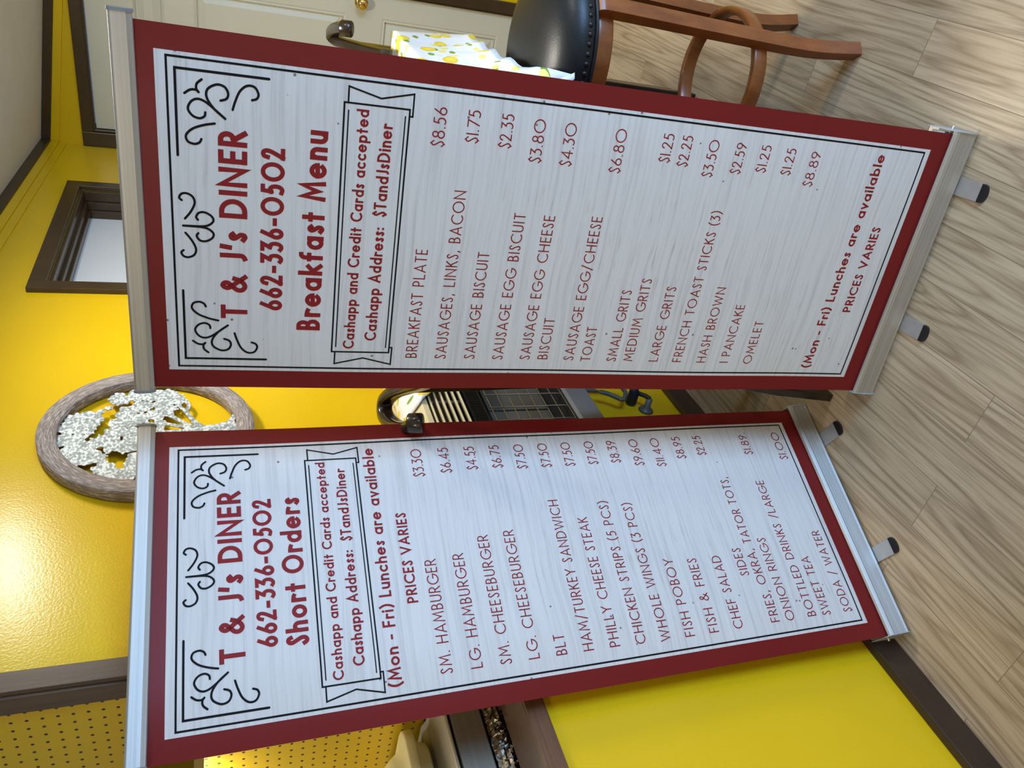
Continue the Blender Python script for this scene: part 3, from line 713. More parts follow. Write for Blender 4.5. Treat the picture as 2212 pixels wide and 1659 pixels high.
    # cassette at the bottom
    cas = [(0.0005, 0.060), (-0.004, 0.0635), (-0.0095, 0.0605), (-0.0125, 0.052), (-0.0105, 0.049), (-0.0165, 0.020), (-0.0140, 0.018), (-0.0165, 0.011), (-0.013, 0.006), (0.058, 0.006), (0.062, 0.012), (0.062, 0.066), (0.056, 0.070), (0.034, 0.066), (0.012, 0.055), (0.008, 0.048), (0.0005, 0.046)]
    base = MB().prism(cas, 'x', -0.0005, BW + 0.0065).build('base', M['alu'], root, 0.0006)
    ep = [(-0.015, 0.003), (-0.0195, 0.012), (-0.0165, 0.040), (-0.0115, 0.060), (-0.006, 0.0665), (0.010, 0.0675), (0.040, 0.0735), (0.060, 0.0725), (0.0655, 0.064), (0.0655, 0.010), (0.060, 0.003)]
    for x, sg in ((-0.0022, -1), (BW + 0.0065, 1)):
        pl = MB().prism(ep, 'x', x, x + 0.0017).build('end_plate', M['galv_plate'], base)
        MB().lathe([(0.0, sg * 0.008), (0.0022, sg * 0.008), (0.0026, sg * 0.006), (0.0026, 0.0)], (x + (0.0017 if sg > 0 else 0), 0.012, 0.052), 10, 'x').build('end_screw', M['alu_flat'], pl)
    back_box = MB().box((0.004, 0.0145, 0.052), (BW + 0.002, 0.050, 0.0685)).build('cassette_back', M['galv_plate'], base)
    for fx in (0.190, 0.515):
        fp = [(fx - 0.019, -0.074), (fx + 0.019, -0.074), (fx + 0.019, 0.060), (fx - 0.019, 0.060)]
        ft = MB().prism(fp, 'z', 0.0, 0.0045).build('foot', M['alu_flat'], root, 0.0012)
        cp = [(fx - 0.0196, -0.073)] + [(fx + 0.0196 * math.sin(a), -0.080 - 0.011 * math.cos(a)) for a in [math.radians(-75 + 15 * i) for i in range(11)]] + [(fx + 0.0196, -0.073)]
        MB().prism(cp, 'z', 0.0, 0.0062, True).build('foot_cap', M['blackplastic'], ft, 0.0012)
    xm = BW / 2
    MB().tube([(xm, 0.024, 0.05), (xm, 0.024 + 0.3 * math.sin(lean), 0.45), (xm, yt + 0.014, zt + 0.015)], 0.007, 10).build('support_pole', M['alu_flat'], root)
    return root
banner('roll_up_banner', 'red bordered roll-up banner with the Breakfast Menu in front of the cherry bar stool', (0.4859282, -2.7778712, 0), (0.9932372, 0.1161028), 0.0497635, 1.5756, LINES['B'], 1.2640, 1.1550, 0.0, 0.3, (0.004, 0.004))
banner('roll_up_banner', 'red bordered roll-up banner listing Short Orders beside the low yellow wall', (0.0636452, -3.1865268, 0), (0.3987904, 0.9170421), -0.0060, 1.5845, LINES['S'], 1.2998, 1.1937, 0.0093, 2.1, (0.016, 0.004))

# ---------------------------------------------------------------- round tree picture on the yellow wall
AY, AZ = -2.228, 1.694
art = empty('wall_art', (0.0, AY, AZ), 0, 'round wood ringed wall art with a cut metal tree on the yellow wall', 'wall art')
MB().lathe([(0.2535, 0.0035), (0.2550, 0.006), (0.2550, 0.034), (0.2535, 0.036), (0.2125, 0.036), (0.211, 0.034), (0.211, 0.006), (0.2125, 0.0035), (0.2535, 0.0035)], (0, 0, 0), 96, 'x').build('ring_frame', M['ring'], art)
bl = dict(a=(-2.09,1.775),b=(-2.076,1.736),c=(-2.078,1.696),d=(-2.075,1.66),e=(-2.096,1.64),f=(-2.12,1.667),g=(-2.127,1.72),h=(-2.15,1.757),i=(-2.185,1.729),j=(-2.168,1.691),k=(-2.151,1.658),l=(-2.207,1.685),m=(-2.202,1.766),n=(-2.238,1.775),o=(-2.241,1.738),p=(-2.278,1.723),q=(-2.294,1.746),r=(-2.178,1.867),s=(-2.17,1.841),t=(-2.19,1.83),u=(-2.217,1.840),v=(-2.215,1.856),w=(-2.214,1.88),x=(-2.258,1.882),y=(-2.26,1.862),z=(-2.288,1.835),A1=(-2.302,1.865),B1=(-2.325,1.839),C1=(-2.331,1.815),D1=(-2.344,1.855),E1=(-2.374,1.792),F1=(-2.392,1.767),G1=(-2.402,1.743),H1=(-2.38,1.726),I1=(-2.345,1.716),L1=(-2.272,1.812),M1=(-2.273,1.792),N1=(-2.291,1.776),
  o1=(-2.30,1.69),o2=(-2.33,1.665),o3=(-2.27,1.67),o4=(-2.36,1.70),o5=(-2.395,1.70),o6=(-2.385,1.675),o7=(-2.36,1.64),o8=(-2.30,1.65),o9=(-2.245,1.69),p1=(-2.235,1.71))
BLOB = [(y - AY, z - AZ, 0.0285) for y, z in bl.values()] + [(-2.143-AY,1.816-AZ,0.011),(-2.126-AY,1.797-AZ,0.012),(-2.158-AY,1.828-AZ,0.013)]
br = [((-2.09,1.64),(-2.112,1.61),.004),((-2.102,1.612),(-2.128,1.603),.005),((-2.128,1.603),(-2.158,1.612),.005),((-2.11,1.640),(-2.153,1.612),.0045),((-2.153,1.612),(-2.203,1.589),.006),((-2.203,1.589),(-2.227,1.570),.008),((-2.165,1.655),(-2.222,1.597),.006),((-2.205,1.665),(-2.226,1.602),.006),((-2.242,1.675),(-2.237,1.581),.006),((-2.229,1.60),(-2.236,1.544),.013),((-2.234,1.56),(-2.231,1.52),.015),((-2.226,1.535),(-2.209,1.497),.009),((-2.213,1.502),(-2.182,1.490),.007),((-2.234,1.544),(-2.228,1.478),.016),((-2.238,1.535),(-2.262,1.497),.009),((-2.262,1.500),(-2.288,1.492),.007),((-2.29,1.665),(-2.24,1.59),.007),((-2.33,1.655),(-2.30,1.612),.005),((-2.30,1.612),(-2.25,1.585),.006)]
HOLE = [(-2.197,1.805,.010),(-2.214,1.809,.011),(-2.230,1.813,.011),(-2.249,1.822,.009),(-2.263,1.835,.006),(-2.322,1.768,.010),(-2.336,1.757,.012),(-2.352,1.757,.014),(-2.370,1.754,.010),(-2.156,1.797,.011),(-2.144,1.781,.010),(-2.192,1.694,.008),(-2.372,1.822,.008),(-2.362,1.812,.008),(-2.39,1.83,.02),(-2.155,1.632,.010)]
def hsh(i, j): return (math.sin(i * 127.1 + j * 311.7) * 43758.5453) % 1.0
def leafn(y, z):          # lobed leaf edges
    s = 0.0135; best = 9.0; gi, gj = math.floor(y / s), math.floor(z / s)
    for a in (-1, 0, 1):
        for b in (-1, 0, 1):
            cy = (gi + a + hsh(gi + a, gj + b)) * s; cz = (gj + b + hsh(gj + b + 7, gi + a)) * s
            best = min(best, math.hypot((y - cy) * 1.0, (z - cz) * 1.25))
    return best
def field(y, z):
    r = math.hypot(y, z)
    f = max(q[2] - math.hypot(y - q[0], z - q[1]) for q in BLOB)
    f += 0.0062 - leafn(y, z) * 1.15
    for a, b, c in HOLE: f = min(f, math.hypot(y - (a - AY), z - (b - AZ)) - c + 0.25 * (leafn(y * 1.3, z) - 0.005))
    for (p, q, w) in br:
        py, pz, qy, qz = p[0] - AY, p[1] - AZ, q[0] - AY, q[1] - AZ
        t = max(0, min(1, ((y - py) * (qy - py) + (z - pz) * (qz - pz)) / ((qy - py) ** 2 + (qz - pz) ** 2)))
        f = max(f, w - math.hypot(y - py - t * (qy - py), z - pz - t * (qz - pz)))
    return min(f, 0.2125 - r)
def cutout(fn, R, st, x0, x1):
    n = int(2 * R / st); mb = MB(); vs = []; fs = []; key = {}; V = {}
    for i in range(n + 1):
        for j in range(n + 1): V[i, j] = fn(-R + i * st, -R + j * st)
    def pt(tagk, y, z):
        if tagk not in key: key[tagk] = len(vs); vs.append((x1, y, z)); 
        return key[tagk]
    border = []
    for i in range(n):
        for j in range(n):
            c = [(i, j), (i + 1, j), (i + 1, j + 1), (i, j + 1)]; poly = []
            for k in range(4):
                a, b = c[k], c[(k + 1) % 4]
                if V[a] > 0: poly.append((pt(a, -R + a[0] * st, -R + a[1] * st), 0))
                if (V[a] > 0) != (V[b] > 0):
                    t = V[a] / (V[a] - V[b]); ek = (min(a, b), max(a, b))
                    poly.append((pt(ek, -R + (a[0] + (b[0] - a[0]) * t) * st, -R + (a[1] + (b[1] - a[1]) * t) * st), 1))
            if len(poly) >= 3:
                fs.append(tuple(p[0] for p in poly))
                for k in range(len(poly)):
                    if poly[k][1] and poly[(k + 1) % len(poly)][1]: border.append((poly[k][0], poly[(k + 1) % len(poly)][0]))
    N = len(vs); allv = vs + [(x0, v[1], v[2]) for v in vs]
    mb.add(allv, fs + [tuple(i + N for i in f[::-1]) for f in fs] + [(b, a, a + N, b + N) for a, b in border])
    return mb
cutout(field, 0.214, 0.0026, 0.0215, 0.0235).build('metal_tree', M['galv'], art)['label'] = 'galvanized metal tree cut-out'

# ---------------------------------------------------------------- gas wall heater with a lemon towel
HX = 0.16; HY = -2.30
ht = empty('gas_heater', (0.0, HY, 0.45), 0, 'cream and black gas wall heater with wire guard between the two banners', 'heater')
def at(root, o):
    o.matrix_parent_inverse = Matrix.Translation(-Vector(root.location)) if root.rotation_euler.z == 0 else root.matrix_basis.inverted(); return o
y0, y1 = HY - 0.27, HY + 0.27
cab = MB().prism([(0.0, 0.50), (0.02, 0.50), (0.02, 1.050), (0.0, 1.050)], 'y', y0, y1)
cab.prism([(0.0, 1.045), (0.10, 1.045), (HX, 1.015), (HX, 0.998), (HX - 0.006, 0.998), (HX - 0.006, 1.010), (0.098, 1.039), (0.0, 1.039)], 'y', y0, y1)
for ya, yb in ((y0, y0 + 0.012), (y1 - 0.012, y1)): cab.prism([(0.0, 0.50), (HX - 0.006, 0.50), (HX, 0.51), (HX, 1.012), (0.10, 1.043), (0.0, 1.043)], 'y', ya, yb)
at(ht, cab.build('cabinet', M['creammetal'], ht, 0.002))
at(ht, MB().box((0.02, y0 + 0.012, 0.505), (0.085, y1 - 0.012, 1.035)).build('heater_body', M['heaterblack'], ht))
for i in range(6):
    z = 0.985 - i * 0.0182
    at(ht, MB().prism([(HX - 0.003, z), (HX, z + 0.003), (HX - 0.001, z + 0.007), (HX - 0.018, z + 0.004), (HX - 0.018, z + 0.001)], 'y', y0 + 0.012, y1 - 0.012).build('grille_slat', M['creammetal'], ht))
at(ht, MB().box((HX - 0.026, HY - 0.008, 0.885), (HX - 0.020, HY + 0.002, 0.998)).build('grille_brace', M['heatergrey'], ht))
fin = MB().box((HX - 0.04, y0 + 0.012, 0.835), (HX - 0.012, y1 - 0.012, 0.882))
for i in range(68): fin.box((HX - 0.012, y0 + 0.016 + i * 0.0075, 0.842), (HX - 0.007, y0 + 0.0195 + i * 0.0075, 0.874))
at(ht, fin.build('fin_vent', M['heaterblack'], ht))
for k in range(4):
    z1_ = 0.800 - k * 0.001
    ya = y0 + 0.05 + k * 0.112
    at(ht, MB().box((0.085, ya, 0.615), (0.100, ya + 0.106, 0.800)).build('burner_plaque', M['plaque'], ht, 0.002))
at(ht, MB().prism([(0.085, 0.578), (HX - 0.01, 0.578), (HX - 0.01, 0.590), (0.085, 0.612)], 'y', y0 + 0.012, y1 - 0.012).build('burner_tray', M['heaterblack'], ht))
at(ht, MB().prism([(0.02, 0.503), (HX + 0.002, 0.503), (HX + 0.002, 0.570), (HX - 0.008, 0.577), (0.02, 0.577)], 'y', y0 + 0.006, y1 - 0.006).build('lower_panel', M['heatergrey'], ht, 0.002))
gd = MB()
for i in range(8):
    z = 0.822 - i * 0.0335; gd.tube([(HX - 0.004, y0 + 0.02, z), (HX - 0.004, y1 - 0.02, z)], 0.0016, 6)
for i in range(9):
    y = y0 + 0.03 + i * 0.06; p = [(HX - 0.002, y, 0.828), (HX - 0.002, y, 0.70), (HX - 0.002, y, 0.600), (HX - 0.006, y, 0.588), (HX - 0.016, y, 0.585)]
    gd.tube(catmull(p, 3), 0.0016, 6)
at(ht, gd.build('wire_guard', M['chrome'], ht))
# lemon towel lying over the top edge of the heater
def cloth_grid(name, P, mat, label, cat, thick=0.0022, uvs=None):
    """P[j][i] = point; builds a solid cloth with a UV layer measured along the sheet"""
    nj, ni = len(P), len(P[0]); mb = MB(); vs = [p for r in P for p in r]
    fs = [(j * ni + i, j * ni + i + 1, (j + 1) * ni + i + 1, (j + 1) * ni + i) for j in range(nj - 1) for i in range(ni - 1)]
    me = bpy.data.meshes.new(name); me.from_pydata([tuple(v) for v in vs], [], fs); me.update()
    me.polygons.foreach_set('use_smooth', [True] * len(fs)); me.materials.append(mat)
    U = {}
    for j in range(nj):
        acc = 0.0
        for i in range(ni):
            if i: acc += (Vector(P[j][i]) - Vector(P[j][i - 1])).length
            U[j * ni + i] = [acc, 0]
    for i in range(ni):
        acc = 0.0
        for j in range(nj):
            if j: acc += (Vector(P[j][i]) - Vector(P[j - 1][i])).length
            U[j * ni + i][1] = acc
    uv = me.uv_layers.new(name='sheet')
    for lp in me.loops: uv.data[lp.index].uv = uvs[lp.vertex_index] if uvs else U[lp.vertex_index]
    o = bpy.data.objects.new(name, me); link(o); md = o.modifiers.new('t', 'SOLIDIFY'); md.thickness = thick; md.offset = 1
    tag(o, label, cat); return o
P = []
for j in range(13):
    v = j / 12; row = []
    for i in range(13):
        u = i / 12; y = -2.336 + 0.26 * u
        if v < 0.55: x = 0.045 + 0.118 * v / 0.55; z = 1.0475 - max(0.0, (x - 0.10)) * 0.5 + 0.002
        else:
            q = (v - 0.55) / 0.45; hang = 0.012 + 0.062 * min(1.0, u / 0.26) ** 0.8 - 0.02 * max(0, u - 0.5)
            x = 0.167 + 0.004 * math.sin(4 * u + 1); z = 1.0155 - q * hang; y += 0.016 * q * (1 - u)
        row.append((x + 0.002 * math.sin(17 * u) * v, y, z + 0.0012 * math.sin(23 * u + 5 * v) + 0.0025))
    P.append(row)
cloth_grid('kitchen_towel', P, M['cloth'], 'lemon print towel laid over the top of the gas heater', 'towel')
# gas valve and pipe under the heater
gv = empty('gas_valve', (0.0, -2.17, 0.0), 0, 'grey gas pipe and blue valve on the wall below the heater', 'valve')
at(gv, MB().tube(catmull([(0.060, -2.135, 0.500), (0.052, -2.150, 0.36), (0.045, -2.185, 0.300), (0.046, -2.178, 0.285), (0.05, -2.145, 0.27), (0.052, -2.110, 0.30), (0.06, -2.09, 0.50)], 6), 0.0075, 10).build('pipe', M['pipe'], gv))
at(gv, MB().lathe([(0.0, 0.0), (0.016, 0.0), (0.018, 0.004), (0.018, 0.05), (0.012, 0.056), (0.012, 0.066), (0.0, 0.068)], (0.001, -2.150, 0.235), 16, 'x').build('valve_knob', M['blue'], gv))
at(gv, MB().lathe([(0.0, 0.0), (0.026, 0.0), (0.022, 0.006), (0.011, 0.012), (0.010, 0.045), (0.0, 0.047)], (0.001, -2.190, 0.196), 14, 'x').build('pipe_stub', M['pipe'], gv))
at(gv, MB().tube([(0.047, -2.190, 0.196), (0.049, -2.175, 0.205), (0.045, -2.150, 0.225)], 0.008, 8).build('pipe_elbow', M['blackmetal'], gv))

# ---------------------------------------------------------------- dark armchairs with scrolled arms
def arm_rail(mb, pts):
    sec = [(-0.012, -0.017), (0.012, -0.017), (0.015, -0.010), (0.012, -0.003), (0.015, 0.004), (0.014, 0.013), (0.008, 0.018), (-0.008, 0.018), (-0.014, 0.013), (-0.015, 0.004), (-0.012, -0.003), (-0.015, -0.010)]
    c = catmull(pts, 7); n = len(c)
    mb.sweep(c, sec, [1.0] * n, False, True, True); return c
def armchair(label, leg_front, leg_rear, side, rail, scroll_c, post_h, rear_z, wdt=0.45, bulge=(0.09, 0.125), splay=None, inset=0.0, splat=True):
    """one visible arm (world points); the rest of the chair is mirrored over its own middle. side = direction from that arm to the other"""
    F, Rr, sd = Vector(leg_front), Vector(leg_rear), Vector(side).normalized()
    ctr = (F + Rr) / 2 + sd * wdt / 2
    r = empty('armchair', (ctr.x, ctr.y, 0), 0, label, 'chair', 'dark armchairs with scrolled arms')
    def mir(p): p = Vector(p); d = (p - ctr).dot(sd); return p - sd * 2 * d
    mb = MB(); c = arm_rail(mb, rail)
    end = c[-1]; rear = c[0]
    # horseshoe back joining both arms
    back = (rear - (F - Rr).normalized() * bulge[0] + sd * wdt * 0.25, rear - (F - Rr).normalized() * bulge[1] + sd * wdt * 0.5)
    m2 = MB(); arm_rail(m2, [mir(p) for p in rail])
    b3 = MB(); arm_rail(b3, [rear, back[0], back[1], mir(back[0]), mir(rear)])
    at(r, mb.build('arm', M['darkwood'], r)); at(r, m2.build('arm', M['darkwood'], r)); at(r, b3.build('back_rail', M['darkwood'], r))
    for f in (lambda p: Vector(p), mir):
        e = f(scroll_c); ro = MB().lathe([(0.0, -0.017), (0.020, -0.017), (0.0225, -0.014), (0.0225, 0.013), (0.020, 0.016), (0.0175, 0.0155), (0.016, 0.012), (0.0, 0.012)], e, 24)
        for k in range(8):
            a = k * PI / 4; ro.add([(e.x + 0.004 * math.cos(a), e.y + 0.004 * math.sin(a), e.z + 0.013), (e.x + 0.013 * math.cos(a - .25), e.y + 0.013 * math.sin(a - .25), e.z + 0.0138), (e.x + 0.0155 * math.cos(a), e.y + 0.0155 * math.sin(a), e.z + 0.0155), (e.x + 0.013 * math.cos(a + .25), e.y + 0.013 * math.sin(a + .25), e.z + 0.0138)], [(0, 1, 2, 3)])
        tl = Matrix.Translation(e) @ Matrix.Rotation(math.radians(26), 4, Vector((e.y + 3.97, 1.35 - e.x, 0)).normalized() * -1) @ Matrix.Translation(-Vector(e))
        ro.v = [tuple(tl @ Vector(p)) for p in ro.v]
        at(r, ro.build('arm_rosette', M['darkwood'], r))
        sec = [(-0.016, -0.013), (0.016, -0.013), (0.016, 0.013), (-0.016, 0.013)]
        for b, t in ((F, post_h), (Rr, rear_z)):
            t = Vector(t); q = [f(b), f(b + (t - b) * 0.4 * 1.0), f(b + (t - b) * 0.7), f(t)]
            if splay and b is Rr: q = [f(p) for p in catmull([b] + [Vector(k) for k in splay] + [t], 4)]
            at(r, MB().sweep(q, sec, ([0.85, 1.1, 1.1, 0.9] if len(q) == 4 else [0.85] * len(q))).build('leg', M['darkwood'], r, 0.003))
    st = 0.70; F2, R2 = F + sd * inset, Rr + sd * inset
    q = [F2 + Vector((0, 0, st)), mir(F2 + Vector((0, 0, st))), mir(R2 + Vector((0, 0, st))), R2 + Vector((0, 0, st))]
    sh = lambda p, z: (p.x, p.y, p.z + z)
    at(r, MB().hexa([sh(p, -0.045) for p in q] + [sh(p, 0.0) for p in q]).build('seat_frame', M['darkwood'], r, 0.004))
    qs = [p + (ctr + Vector((0, 0, st)) - p) * 0.06 for p in q]
    at(r, MB().hexa([sh(p, 0.001) for p in qs] + [sh(p + (ctr + Vector((0, 0, st)) - p) * 0.04, 0.05) for p in qs]).build('seat', M['leather'], r, 0.014, 3))
    mid = back[1] + Vector((0, 0, -0.012)); fx = (F - Rr).normalized(); w = 0.07
    b0 = (q[2] + q[3]) / 2 + fx * 0.01; sp = [b0 - sd * w, b0 + sd * w, mid + sd * w * 0.8, mid - sd * w * 0.8]
    if splat: at(r, MB().hexa([tuple(p - fx * 0.007) for p in sp] + [tuple(p + fx * 0.007) for p in sp]).build('back_splat', M['darkwood'], r, 0.003))
    fz = Vector((0, 0, 0.24))
    R3 = Rr + sd * inset * 0.45
    for a, b in ((F, mir(F)), (mir(F), mir(R3)), (mir(R3), R3), (R3, F)):
        at(r, MB().sweep([a + fz, b + fz], [(-0.009, -0.013), (0.009, -0.013), (0.009, 0.013), (-0.009, 0.013)]).build('stretcher', M['darkwood'], r, 0.002))
    return r
rail1 = [(0.445, -2.640, 1.098), (0.395, -2.585, 1.106), (0.345, -2.525, 1.116), (0.302, -2.482, 1.134), (0.262, -2.462, 1.147), (0.240, -2.490, 1.150), (0.258, -2.556, 1.141), (0.302, -2.625, 1.131), (0.328, -2.647, 1.124)]
armchair('dark armchair with scrolled arm between the two banners', (0.315, -2.42, 0), (0.392, -2.669, 0), (0.98, 0.20, 0), rail1, (0.338, -2.653, 1.122), (0.335, -2.505, 1.105), (0.447, -2.632, 1.086), 0.40, (0.03, 0.04), ((0.416, -2.664, 0.20), (0.452, -2.652, 0.45), (0.458, -2.640, 0.80)), 0.075)
rail2 = [(0.914, -1.735, 1.080), (0.905, -1.680, 1.092), (0.893, -1.600, 1.110), (0.876, -1.480, 1.138), (0.862, -1.376, 1.160), (0.868, -1.338, 1.176), (0.898, -1.405, 1.180), (0.928, -1.520, 1.176), (0.939, -1.570, 1.172)]
armchair('dark armchair with scrolled arm behind the lemon covered table', (0.862, -1.454, 0), (0.886, -1.600, 0), (-0.99, -0.10, 0), rail2, (0.938, -1.582, 1.170), (0.868, -1.440, 1.130), (0.893, -1.608, 1.095), 0.45, (0.012, 0.018), None, 0.0, False)

# ---------------------------------------------------------------- pub table and its lemon cloth
TX0, TX1, TY0, TY1, TZ = 0.40, 0.955, -2.29, -1.635, 1.043
tb = empty('pub_table', ((TX0 + TX1) / 2, (TY0 + TY1) / 2, 0), 0, 'tall square table under the lemon print cloth behind the breakfast banner', 'table')
at(tb, MB().box((TX0, TY0, TZ - 0.03), (TX1, TY1, TZ)).build('tabletop', M['darkwood'], tb, 0.004))
cx, cy = (TX0 + TX1) / 2, (TY0 + TY1) / 2
at(tb, MB().lathe([(0.0, 0.03), (0.05, 0.03), (0.035, 0.05), (0.03, 0.10), (0.03, TZ - 0.08), (0.10, TZ - 0.03), (0.0, TZ - 0.03)], (cx, cy, 0), 20).build('pedestal', M['blackmetal'], tb))
for L in ((0.292, -0.148, 0), (-0.26, -0.15, 0), (-0.06, 0.29, 0)):
    L = Vector(L); c0 = Vector((cx, cy, 0))
    at(tb, MB().sweep([c0 + Vector((0, 0, 0.05)), c0 + L * 0.5 + Vector((0, 0, 0.035)), c0 + L + Vector((0, 0, 0.016))], [(-0.022, -0.014), (0.022, -0.014), (0.022, 0.014), (-0.022, 0.014)]).build('table_foot', M['blackmetal'], tb, 0.004))
# cloth: top plus draped skirt; on the right it falls outwards over the edge of the stool seat
HEM = [(-2.29, 1.038, -2.345, .786), (-2.28, 1.036, -2.318, .814), (-2.255, 1.031, -2.300, .846), (-2.20, 1.022, -2.234, .861), (-2.12, 1.012, -2.134, .861), (-2.00, 1.001, -2.005, .855), (-1.88, .993, -1.876, .846), (-1.75, .982, -1.722, .826), (-1.635, .966, -1.560, .808)]
def hem_right(y):
    for a, b in zip(HEM[:-1], HEM[1:]):
        if a[0] <= y <= b[0]:
            t = (y - a[0]) / (b[0] - a[0]); return tuple(a[k] + (b[k] - a[k]) * t for k in (1, 2, 3))
    return HEM[0][1:] if y < HEM[0][0] else HEM[-1][1:]
N1 = 26; cor = (TX1, TY1)
rim = [(TX1, TY0 + (TY1 - TY0) * i / N1, 1, 0) for i in range(N1 + 1)]
rim += [(TX1 + (TX0 - TX1) * i / N1, TY1, 0, 1) for i in range(1, N1 + 1)]
rim += [(TX0, TY1 + (TY0 - TY1) * i / N1, -1, 0) for i in range(1, N1 + 1)]
rim += [(TX0 + (TX1 - TX0) * i / N1, TY0, 0, -1) for i in range(1, N1)] + [(TX1, TY0, 0, -1), (TX1, TY0, 1, 0)]
P = []; UVs = []
for sc in (0.0, 0.25, 0.5, 0.75, 0.93, 1.0):
    row = []
    for (x, y, nx, ny) in rim:
        px, py = cx + (x - cx) * sc, cy + (y - cy) * sc
        row.append((px + nx * 0.004 * (sc == 1.0), py + ny * 0.004 * (sc == 1.0), TZ + 0.0045 + 0.0008 * math.sin(30 * px + 20 * py))); UVs.append((px, py))
    P.append(row)
for d in (0.03, 0.08, 0.18, 0.32, 0.46, 0.60, 0.74, 0.88, 1.0):
    row = []
    for i, (x, y, nx, ny) in enumerate(rim):
        if nx == 1: hx, hy, hz = hem_right(y)
        else:
            dr = 0.22 + 0.03 * math.sin(11 * x + 7 * y) * min(1, 6 * abs(x - TX1)); hx, hy, hz = x + nx * 0.03, y + ny * 0.03, TZ - dr
            k = max(0.0, 1 - abs(x - TX1) / 0.12) if ny else 0.0
            if k > 0:
                g = HEM[0][1:] if ny < 0 else HEM[-1][1:]; hx, hy, hz = hx + (g[0] - hx) * k, hy + (g[1] - hy) * k, hz + (g[2] - hz) * k
        e = d + 0.10 * math.sin(PI * d) * (1 if nx == 1 else 0)     # steep at first, then swinging out
        wv = 0.005 * math.sin(i * 1.15) * d + 0.004 * math.sin(i * 0.43 + 2) * math.sin(PI * d)
        row.append((x + (hx - x) * (d ** 1.5) + nx * (0.006 + wv), y + (hy - y) * d + ny * (0.006 + wv), TZ + 0.003 + (hz - TZ) * e)); UVs.append((x + nx * (TZ - hz) * d, y + ny * (TZ - hz) * d))
    P.append(row)
cloth_grid('tablecloth', P, M['cloth'], 'white tablecloth printed with yellow lemons hanging over the tall table', 'tablecloth', 0.002, UVs)

# ---------------------------------------------------------------- cherry bar stool
SX, SY = 1.045, -2.12
stl = empty('bar_stool', (SX, SY, 0), 0, 'cherry wood bar stool with round black padded seat and ring footrest', 'stool')
lr = 0.188
for k in range(4):
    a = math.radians(-48 + 90 * k); ca, sa = math.cos(a), math.sin(a)
    prof = [(0.186, 0.738, .90), (0.197, 0.728, 1.0), (0.198, 0.69, 1.0), (0.192, 0.55, 1.0), (0.184, 0.36, 1.0), (0.178, 0.20, 1.0), (0.180, 0.12, 1.0), (0.188, 0.06, 1.0), (0.200, 0.0, 1.0)]
    pts = catmull([(r_ * ca, r_ * sa, z) for r_, z, _ in prof], 5); n = len(pts)
    rot = a
    mb = MB(); sec = [(-0.017, -0.0155), (0.017, -0.0155), (0.017, 0.0155), (-0.017, 0.0155)]; vs = []; fs = []
    tng = Vector((-sa, ca, 0)); out = Vector((ca, sa, 0))
    for p in pts:
        for u, v in sec: vs.append(Vector(p) + tng * u + out * v)
    for i in range(n - 1):
        for j in range(4): fs.append((i * 4 + j, i * 4 + (j + 1) % 4, i * 4 + 4 + (j + 1) % 4, i * 4 + 4 + j))
    fs += [(3, 2, 1, 0), tuple((n - 1) * 4 + j for j in range(4))]
    mb.add([tuple(p) for p in vs], fs); mb.build('leg', M['cherry'], stl, 0.004, 3)
# curved aprons: bowed rails between the legs
MB().lathe([(0.168, 0.690), (0.186, 0.690), (0.188, 0.693), (0.188, 0.730), (0.186, 0.733), (0.168, 0.733), (0.168, 0.690)], (0, 0, 0), 64).build('seat_apron', M['cherry'], stl)
MB().lathe([(0.152, 0.258), (0.167, 0.255), (0.170, 0.258), (0.170, 0.290), (0.167, 0.293), (0.155, 0.293), (0.152, 0.290), (0.152, 0.258)], (0, 0, 0), 64).build('ring_footrest', M['cherry'], stl)
seat = MB().lathe([(0.0, 0.734), (0.188, 0.734), (0.200, 0.738), (0.2065, 0.748), (0.2085, 0.764), (0.204, 0.782), (0.190, 0.801), (0.165, 0.817), (0.125, 0.829), (0.07, 0.835), (0.0, 0.836)], (0, 0, 0), 64).build('seat', M['leather'], stl)
MB().lathe([(0.2035 + 0.0045 * math.cos(t), 0.739 + 0.0045 * math.sin(t)) for t in [2 * PI * i / 10 for i in range(11)]], (0, 0, 0), 64).build('piping', M['leather'], seat)
nm = MB()
for k in range(64):
    a = 2 * PI * k / 64; ca, sa = math.cos(a), math.sin(a); vs = []; fs = []
    for (rr, hh) in ((0.0062, 0.0), (0.0055, 0.002), (0.003, 0.0035)):
        for j in range(10):
            b = 2 * PI * j / 10; u, w = rr * math.cos(b), rr * math.sin(b); R_ = 0.2075 + hh
            vs.append((R_ * ca - u * sa, R_ * sa + u * ca, 0.757 + w))
    for i in range(2):
        for j in range(10): fs.append((i * 10 + j, i * 10 + (j + 1) % 10, i * 10 + 10 + (j + 1) % 10, i * 10 + 10 + j))
    fs.append(tuple(range(20, 30))); nm.add(vs, fs, True)
nm.build('nailhead_trim', M['nail'], seat)

# ---------------------------------------------------------------- behind the hatch: steel counter, foil, cream tub, light box
kx = -0.150
su = empty('steel_counter', (-0.40, -3.75, 0), 0, 'stainless steel counter unit behind the kitchen hatch ledge', 'counter')
at(su, MB().box((-0.75, -4.55, 0.02), (-0.165, -2.972, 0.952)).build('cabinet_body', M['steel'], su, 0.002))
at(su, MB().box((-0.17, -4.55, 1.0035), (kx, -2.972, 1.0715)).build('front_panel', M['steel'], su, 0.003))
at(su, MB().box((-0.75, -4.55, 0.955), (-0.172, -2.974, 1.0735)).build('shadow_gap', M['heaterblack'], su))
at(su, MB().prism([(-0.75, 1.0765), (kx - 0.004, 1.0765), (kx, 1.079), (kx - 0.006, 1.0835), (-0.30, 1.0855), (-0.32, 1.095), (-0.75, 1.095)], 'y', -4.55, -2.972).build('worktop', M['steel'], su, 0.0015))
mb = MB(); vs = []; fs = []; ny_, nz_ = 150, 9
rnd = random.Random(5)
